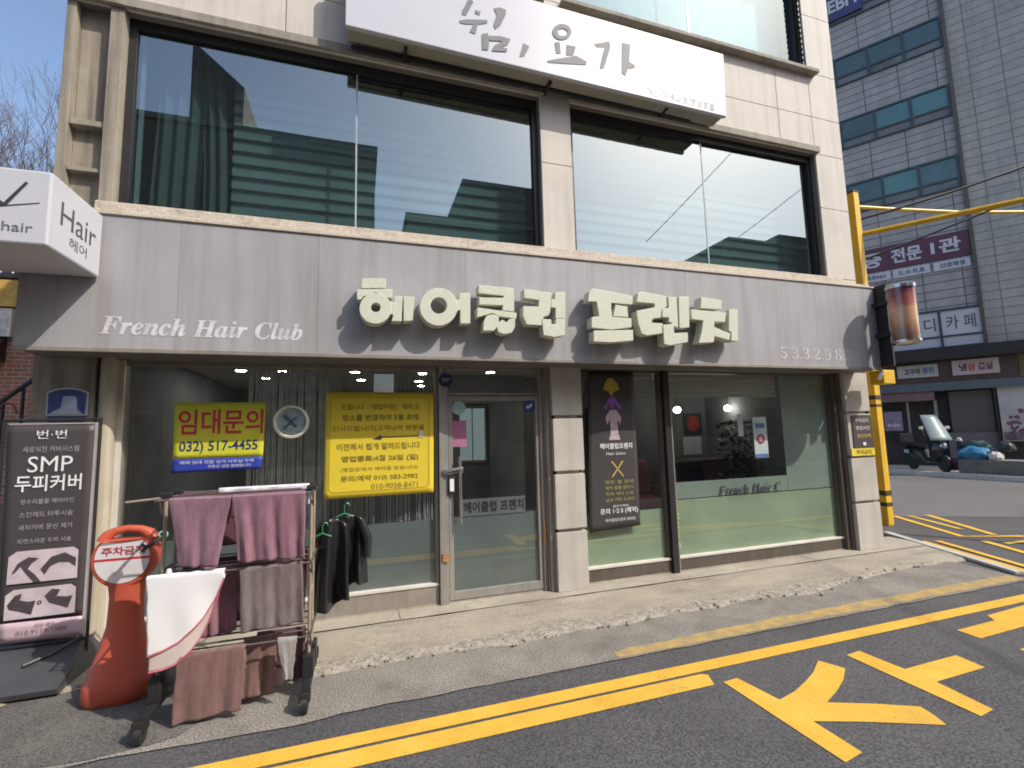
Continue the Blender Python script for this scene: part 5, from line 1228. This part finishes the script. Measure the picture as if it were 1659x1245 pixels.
for zt in (24.5, 21.8, 19.15, 16.45, 13.77, 11.06):
    for i in range(6):
        s1_ = 1.12 - i * 1.065; s0_ = s1_ - 1.065
        fmb = MB()
        fbox(fmb, s0_ + 0.0, s0_ + 0.045, zt - 1.20, zt, 0.002, 0.07); fbox(fmb, s1_ - 0.045, s1_, zt - 1.20, zt, 0.002, 0.07)
        fbox(fmb, s0_ + 0.045, s1_ - 0.045, zt - 0.06, zt, 0.002, 0.07); fbox(fmb, s0_ + 0.045, s1_ - 0.045, zt - 1.20, zt - 1.15, 0.002, 0.07)
        fbox(fmb, s0_ + 0.045, s1_ - 0.045, zt - 0.87, zt - 0.80, 0.002, 0.07)
        w_ = build('window', fmb, m_off_fr, OB)
        mb = MB(); fquad(mb, s0_ + 0.045, s1_ - 0.045, zt - 0.80, zt - 0.06, 0.035); build('pane', mb, m_offglass, w_)
        mb = MB(); fquad(mb, s0_ + 0.045, s1_ - 0.045, zt - 0.80, zt - 0.06, 0.012); build('blind', mb, m_off_teal if ri.random() < 0.35 else m_off_in, w_)
        mb = MB(); fquad(mb, s0_ + 0.045, s1_ - 0.045, zt - 1.15, zt - 0.87, 0.030); build('spandrel', mb, m_off_grey if ri.random() < 0.7 else m_off_in, w_)
# ground floor shops
m_shop_dark = mat('dark_shopfront', (0.045, 0.042, 0.04), 0.5, 0.3, 2)
mb = MB(); fbox(mb, -14, 9.5, 0, 4.24, -9, -0.6); build('ground_floor', mb, m_shop_dark, OB)
mb = MB(); fbox(mb, -14, 9.5, 3.80, 4.22, -0.59, 0.35); build('canopy', mb, m_frame_dark, OB)
mb = MB(); fbox(mb, -14, 1.9, 3.05, 3.79, -0.59, 0.02); build('shop_fascia', mb, mat('maroon_fascia', (0.075, 0.045, 0.042), 0.6, 0.2, 2), OB)
mb = MB(); fbox(mb, 1.91, 9.5, 3.05, 3.79, -0.59, 0.03); build('brown_fascia', mb, mat('brown_fascia', (0.14, 0.09, 0.05), 0.6, 0.2, 2), OB)
mb = MB(); fbox(mb, -14, 9.5, 2.74, 3.04, -0.59, 0.05); build('shutter_box', mb, mat('slate_beam', (0.10, 0.125, 0.145), 0.5), OB)
mb = MB(); fbox(mb, -1.9, -0.25, 2.42, 2.73, -0.55, -0.02); build('pink_awning', mb, mat('dusty_pink', (0.19, 0.125, 0.125), 0.7, 0.1, 2), OB)
mb = MB(); z = 1.27
while z < 2.68:
    fbox(mb, 0.14, 1.22, z, z + 0.062, -0.30, -0.27); z += 0.068
build('roller_shutter', mb, mat('shutter', (0.105, 0.105, 0.095), 0.5, 0.1, 3), OB)
mb = MB(); fbox(mb, 0.0, 1.3, 0.1, 1.26, -0.35, -0.2); build('plinth', mb, mat('mauve_plinth', (0.15, 0.135, 0.14), 0.8, 0.1, 2), OB)
mb = MB(); fbox(mb, -1.04, -0.98, 0.1, 2.41, -0.3, -0.2); fbox(mb, -0.28, -0.2, 0.1, 2.41, -0.3, -0.2); build('door_frame', mb, m_alu, OB)
mb = MB(); fbox(mb, 1.24, 1.30, 0.1, 2.73, -0.3, -0.1); build('frame', mb, m_frame_dark, OB)
# signs on the block
def fsign(name, s0_, s1_, z0_, z1_, o, m_, lb, texts, group=None):
    mb = MB(); fbox(mb, s0_, s1_, z0_, z1_, o, o + 0.05)
    p = tag(build(name, mb, m_), lb, 'sign', group)
    for tx, bx, bo, tm in texts:
        build('lettering', MB().text(tx, bx, FP(0, 0, o + 0.056), E, (0, 0, 1), bold=bo), tm, p)
    return p
m_purple = mat('purple_sign', (0.105, 0.030, 0.060), 0.5, 0.2, 2)
m_pl = mat('sign_white', (0.52, 0.53, 0.57), 0.5, 0.06, 2)
m_navy2 = mat('navy_ink2', (0.03, 0.05, 0.12), 0.6)
fsign('banner_sign', -3.6, 1.15, 7.40, 8.30, 0.003, m_purple, 'long dark purple sign with white lettering on the office block', [('통증', (-2.45, -1.28, 7.55, 8.12), 0.03, m_pl), ('전문', (-1.0, -0.12, 7.58, 8.12), 0.03, m_pl), ('1관', (0.12, 0.92, 7.62, 8.14), 0.03, m_pl)])
for s0_, s1_, tx, lb in ((-1.98, -1.06, '척추NO', 'small white sign nearest the yellow post under the purple sign'), (-1.0, 0.04, '도.수.치.료', 'middle small white sign under the purple sign'), (0.14, 1.10, '신경재생', 'rightmost small white sign under the purple sign')):
    fsign('small_sign', s0_, s1_, 7.01, 7.33, 0.003, m_pl, lb, [(tx, (s0_ + 0.16, s1_ - 0.14, 7.08, 7.26), 0.02, m_navy2)], 'small white signs under the purple sign')
CF = thing('cafe_window_sign', 'white panel sign in a navy frame with two large lettered panes above the canopy', 'sign', FP(0, 4.3, 0.05))
mb = MB()
fbox(mb, -1.35, 1.24, 5.53, 5.60, 0.003, 0.09); fbox(mb, -1.35, 1.24, 4.60, 4.66, 0.003, 0.09); fbox(mb, -1.35, 1.24, 4.24, 4.28, 0.003, 0.09)
for s_ in (-1.34, 0.09, 1.17):
    for za, zb in ((4.282, 4.598), (4.662, 5.528)):
        fbox(mb, s_, s_ + 0.07, za, zb, 0.003, 0.09)
build('frame', mb, mat('navy_frame', (0.035, 0.05, 0.09), 0.5), CF)
for s0_, s1_ in ((-1.27, 0.09), (0.16, 1.17)):
    for za, zb in ((4.282, 4.598), (4.662, 5.528)):
        mb = MB(); fbox(mb, s0_, s1_, za, zb, 0.003, 0.05); build('panel', mb, m_pl, CF)
build('lettering', MB().text('스터디', (-1.15, 0.0, 4.85, 5.32), FP(0, 0, 0.056), E, (0, 0, 1), bold=0.01).text('카 페', (0.28, 1.04, 4.85, 5.35), FP(0, 0, 0.056), E, (0, 0, 1), bold=0.01), mat('cafe_ink', (0.10, 0.10, 0.12), 0.6), CF)
fsign('shop_sign', -1.20, -0.08, 3.25, 3.70, 0.03, mat('sign_cream', (0.42, 0.42, 0.39), 0.5, 0.08, 3), 'cream shop sign with dark lettering, left one under the black canopy', [('고구마', (-1.0, -0.55, 3.36, 3.58), 0.03, m_darktext), ('쿵린', (-0.5, -0.18, 3.36, 3.60), 0.03, mat('indigo_ink', (0.12, 0.10, 0.30), 0.6))])
fsign('shop_sign', 0.29, 1.45, 3.23, 3.75, 0.03, mat('sign_pink', (0.46, 0.37, 0.37), 0.5, 0.08, 3), 'pinkish shop sign with partly red lettering, right one under the black canopy', [('냉', (0.47, 0.66, 3.36, 3.62), 0.03, m_darktext), ('삼', (0.68, 0.88, 3.36, 3.62), 0.03, m_red_ink), ('겹살', (0.93, 1.31, 3.36, 3.62), 0.03, mat('plum_ink', (0.16, 0.05, 0.07), 0.6))])
fsign('blue_sign', -2.9, -1.02, 18.1, 19.3, 0.08, mat('sign_blue', (0.045, 0.05, 0.16), 0.5, 0.2, 2), 'blue sign with white letters high on the office block', [('EBH', (-2.1, -1.15, 18.45, 19.0), 0.03, m_pl)])
fsign('window_bill', -1.72, -1.2, 1.36, 2.06, -0.19, mat('bill_lilac', (0.26, 0.20, 0.29), 0.6, 0.3, 5), 'lilac bill in the dark shop window right of the yellow post', [('휴대폰', (-1.65, -1.27, 1.50, 1.62), 0.02, m_white)])
p_ = fsign('flower_poster', 1.34, 2.9, 0.95, 2.85, -0.17, mat('poster_white', (0.42, 0.41, 0.41), 0.5, 0.15, 2.5), 'large white poster with dark pink blossom on the shopfront at the right edge', [])
mb = MB(); rf = random.Random(8)
for i in range(70):
    s_ = rf.uniform(1.45, 2.8); z = 1.15 + (s_ - 1.4) * 0.7 + rf.gauss(0, 0.28); r = rf.uniform(0.02, 0.085)
    if 1.0 < z < 2.75:
        ce = [FP(s_ + r * (1 + 0.25 * math.sin(a * 5.2 + i)) * math.cos(a * 0.6283), z + r * (1 + 0.25 * math.cos(a * 3.1 + i)) * math.sin(a * 0.6283), -0.1185 + 0.0002 * i) for a in range(10)]
        mb.poly(ce)
build('blossom', mb, mat('blossom', (0.16, 0.07, 0.10), 0.6, 0.5, 10), p_)
mb = MB(); fquad(mb, 1.36, 2.88, 0.97, 1.25, -0.118); build('lower_picture', mb, mat('poster_grey', (0.15, 0.155, 0.15), 0.6, 0.4, 5), p_)

# ---------------------------------------------------------------- parked scooter and clutter across the side street
m_scoot = mat('scooter_black', (0.012, 0.013, 0.015), 0.3, 0.2, 3, coat=0.4)
SX, SY = 17.5, 6.3
SC = thing('parked_scooter', 'black motor scooter with a clear windshield parked across the side street', 'scooter', (SX, SY, 0.09))
g0 = 0.09
for y in (SY - 0.72, SY + 0.62):
    wh = build('wheel', MB().lathe((SX - 0.055, y, g0 + 0.26), [(0.15, 0.0), (0.23, 0.0), (0.26, 0.03), (0.26, 0.08), (0.23, 0.11), (0.15, 0.11)], 28, 'X'), m_black, SC)
    build('rim', MB().lathe((SX - 0.05, y, g0 + 0.26), [(0.03, 0.0), (0.15, 0.015), (0.15, 0.085), (0.03, 0.10)], 20, 'X'), m_alu, wh)
mb = MB()
mb.loft([rrect(SX, y, 0, 0, 0) if False else [(SX + hx * math.cos(a), y, z + hz * math.sin(a)) for a in [2 * math.pi * i / 20 for i in range(20)]] for y, z, hx, hz in
         ((SY + 0.85, g0 + 0.72, 0.06, 0.05), (SY + 0.70, g0 + 0.66, 0.17, 0.15), (SY + 0.35, g0 + 0.55, 0.20, 0.24), (SY + 0.0, g0 + 0.48, 0.19, 0.22), (SY - 0.10, g0 + 0.34, 0.17, 0.09), (SY - 0.38, g0 + 0.36, 0.17, 0.09), (SY - 0.48, g0 + 0.60, 0.22, 0.34), (SY - 0.60, g0 + 0.70, 0.19, 0.32), (SY - 0.76, g0 + 0.66, 0.08, 0.18))])
build('body', mb, m_scoot, SC)
build('seat', MB().loft([[(SX + hx * math.cos(a), y, z + hz * math.sin(a)) for a in [2 * math.pi * i / 16 for i in range(16)]] for y, z, hx, hz in ((SY + 0.80, g0 + 0.82, 0.09, 0.05), (SY + 0.4, g0 + 0.83, 0.17, 0.07), (SY + 0.0, g0 + 0.76, 0.14, 0.06), (SY - 0.06, g0 + 0.74, 0.05, 0.03))]), m_leather, SC)
build('handlebar', MB().tube([(SX - 0.36, SY - 0.38, g0 + 1.10), (SX - 0.1, SY - 0.52, g0 + 1.06), (SX + 0.1, SY - 0.52, g0 + 1.06), (SX + 0.36, SY - 0.38, g0 + 1.10)], 0.022, 8), m_scoot, SC)
def ws(u, v):
    a = (u - 0.5) * 1.5
    return (SX + 0.46 * math.sin(a) * (1 - 0.22 * v), SY - 0.80 + 0.30 * (1 - math.cos(a)) * 1.2 + 0.50 * v * 0.9, g0 + 0.98 + 0.80 * v)
t = NT('windshield'); b = t.n('BsdfPrincipled'); b.inputs['Base Color'].default_value = (0.34, 0.42, 0.42, 1); b.inputs['Roughness'].default_value = 0.25
tr = t.n('BsdfTransparent'); mx = t.n('MixShader'); mx.inputs[0].default_value = 0.72; t.l(tr.outputs[0], mx.inputs[1]); t.l(b.outputs[0], mx.inputs[2]); t.l(mx.outputs[0], t.out.inputs[0])
build('windshield', MB().grid(14, 8, ws), t.m, SC, solid=0.006)
build('headlight', MB().lathe((SX, SY - 0.80, g0 + 0.80), [(0.03, 0.0), (0.09, 0.01), (0.10, 0.06)], 18, 'Y'), m_chrome, SC)
for s_ in (-1, 1):
    build('mirror', MB().tube([(SX + s_ * 0.26, SY - 0.43, g0 + 1.09), (SX + s_ * 0.36, SY - 0.46, g0 + 1.32)], 0.009, 6).obox((SX + s_ * 0.38, SY - 0.45, g0 + 1.37), (0.07, 0, 0), (0, 0.015, 0), (0, 0, 0.045)), m_chrome, SC, bevel=0.01)
build('leg_blanket', MB().grid(14, 10, lambda u, v: (SX - 0.26 + 0.52 * u, SY - 0.50 - 0.12 * math.sin(u * 3.14) + 0.02 * math.sin(u * 20), g0 + 1.04 - 0.74 * v)), mat('blanket', (0.02, 0.022, 0.025), 0.8, 0.3, 8), SC, solid=0.01)
SC.rotation_euler.z = R(-24); SC.location.y -= 0.25
build('delivery_box', MB().box(SX - 0.22, SX + 0.22, SY + 0.55, SY + 0.98, g0 + 0.86, g0 + 1.20), m_black, SC, bevel=0.03)
build('plate', MB().box(SX - 0.26, SX - 0.245, SY + 0.15, SY + 0.35, g0 + 0.55, g0 + 0.66), m_lighttext, SC)
BL = thing('bollard', 'dark blue post with a pale cap between the scooter and the blue bundle', 'bollard', (17.5, 5.12, 0.09))
build('post', MB().lathe((17.5, 5.12, 0.09), [(0.07, 0), (0.065, 0.95)], 16), mat('bollard_navy', (0.018, 0.02, 0.05), 0.5), BL)
build('cap', MB().lathe((17.5, 5.12, 1.04), [(0.07, 0), (0.075, 0.03), (0.05, 0.09), (0.01, 0.11)], 16), m_lighttext, BL)
mb = MB()
def blk(u, v):
    a = u * 6.28318
    return (0, 0, 0)
cb = build('concrete_block', MB().box(17.0, 17.7, 3.1, 4.95, 0.09, 0.52), mat('block_grey', (0.17, 0.165, 0.155), 0.9, 0.25, 3, 0.2, 60), bevel=0.03)
tag(cb, 'low grey concrete block carrying the blue bundle across the side street', 'concrete block')
def bundle(c, r, m_, name, lb, cat, seed):
    mb = MB(); rings = []
    nseg, nr = 28, 12
    for j in range(nr + 1):
        ph = math.pi * j / nr - math.pi / 2
        ring = []
        for i in range(nseg):
            a = 2 * math.pi * i / nseg
            p = Vector((math.cos(ph) * math.cos(a), math.cos(ph) * math.sin(a), math.sin(ph)))
            k = 1 + 0.22 * noise.noise(p * 2.2 + Vector((seed, 0, 0))) + 0.10 * noise.noise(p * 6 + Vector((0, seed, 0)))
            ring.append((c[0] + p.x * r[0] * k, c[1] + p.y * r[1] * k, max(c[2] - r[2] * 0.62, c[2] + p.z * r[2] * k)))
        rings.append(ring)
    mb.loft(rings)
    return tag(build(name, mb, m_), lb, cat)
bundle((17.25, 4.62, 0.65), (0.28, 0.42, 0.24), mat('blue_tarp', (0.035, 0.19, 0.33), 0.45, 0.35, 7), 'tarp_bundle', 'crumpled blue tarpaulin bundle on the grey concrete block', 'bundle', 1.0)
bundle((17.2, 4.12, 0.60), (0.20, 0.16, 0.16), mat('white_bag', (0.55, 0.52, 0.50), 0.5, 0.15, 7), 'rubbish_bag', 'small white plastic bag beside the blue bundle', 'bag', 3.0)
bundle((17.45, 4.00, 0.86), (0.2, 0.2, 0.17), mat('black_bag', (0.03, 0.028, 0.03), 0.4, 0.2, 7), 'rubbish_bag', 'black plastic bag at the right of the blue bundle', 'bag', 5.0)
bundle((17.6, 4.75, 0.86), (0.18, 0.34, 0.20), mat('green_cloth', (0.035, 0.085, 0.08), 0.6, 0.3, 7), 'folded_cover', 'dark green cover piled behind the blue bundle', 'cover', 7.0)
bundle((17.4, 5.30, 0.30), (0.2, 0.26, 0.22), mat('purple_bag', (0.06, 0.035, 0.075), 0.5, 0.4, 8), 'rubbish_bag', 'dark purple bag on the pavement beside the dark blue post', 'bag', 9.0)

# ---------------------------------------------------------------- the opposite side of the street (seen mirrored in the windows)
m_opp = cladding('opposite_brick', (0.25, 0.20, 0.16), (0.22, 0.18, 0.15), (0.17, 0.16, 0.15), 0.5, 0.2, (1, 0, 0), 0.012, 0.5, 0.9, 0.3)
def opposite(x0, x1, h, lb, extra=None, d=7, y=-11):
    o = thing('street_building', lb, 'building', ((x0 + x1) / 2, y - d / 2, 0))
    build('wall', MB().box(x0, x1, y - d, y, 0, h), m_opp, o)
    build('parapet', MB().box(x0 - 0.08, x1 + 0.08, y - d - 0.08, y + 0.08, h + 0.001, h + 0.18), m_lintel, o)
    z = 1.2
    while z < h - 1.6:
        x = x0 + 0.6
        while x < x1 - 1.4:
            w = build('window', MB().box(x, x + 1.3, y + 0.002, y + 0.06, z, z + 0.06).box(x, x + 1.3, y + 0.002, y + 0.06, z + 1.24, z + 1.3).box(x, x + 0.06, y + 0.002, y + 0.06, z + 0.061, z + 1.239).box(x + 1.24, x + 1.3, y + 0.002, y + 0.06, z + 0.061, z + 1.239), m_alu, o)
            build('pane', MB().poly([(x + 1.24, y + 0.02, z + 0.06), (x + 0.06, y + 0.02, z + 0.06), (x + 0.06, y + 0.02, z + 1.24), (x + 1.24, y + 0.02, z + 1.24)]), mat_opp_glass, w)
            x += 2.3
        z += 2.9
    if extra:
        extra(o)
    return o
mat_opp_glass = mat('opposite_glass', (0.02, 0.025, 0.03), 0.1)
cable(sag((9.6, -9, 8.27), (17.5, -9.2, 16.2), 0.1), 0.014, 'left of two thin slanting wires across the street, mirrored in the right upper window')
cable(sag((12.0, -9, 7.7), (21.5, -9.2, 14.5), 0.1), 0.014, 'right of two thin slanting wires across the street, mirrored in the right upper window')
opposite(-9.5, 0.4, 11.3, 'wide brick building across the street, mirrored in the left upper window', lambda o: build('stair_tower', MB().prism([(-5.2, -11.4, 11.49), (-3.7, -11.4, 11.49), (-3.7, -11.4, 13.1), (-5.2, -11.4, 14.4)], (0, -3, 0)), m_opp, o))
opposite(1.5, 6.6, 9.1, 'narrow brick building across the street with a roof room, mirrored beside the window pillar', lambda o: build('roof_room', MB().box(3.5, 6.55, -16, -11.3, 9.29, 11.0), m_opp, o))
opposite(7.8, 14.6, 8.2, 'low brick building across the street, mirrored at the foot of the right upper window')
opposite(15.2, 21.0, 9.7, 'last brick building across the street to the right', lambda o: build('roof_room', MB().box(18.4, 20.9, -16, -11.3, 9.89, 10.5), m_opp, o))

bpy.data.scenes.remove(TXT)
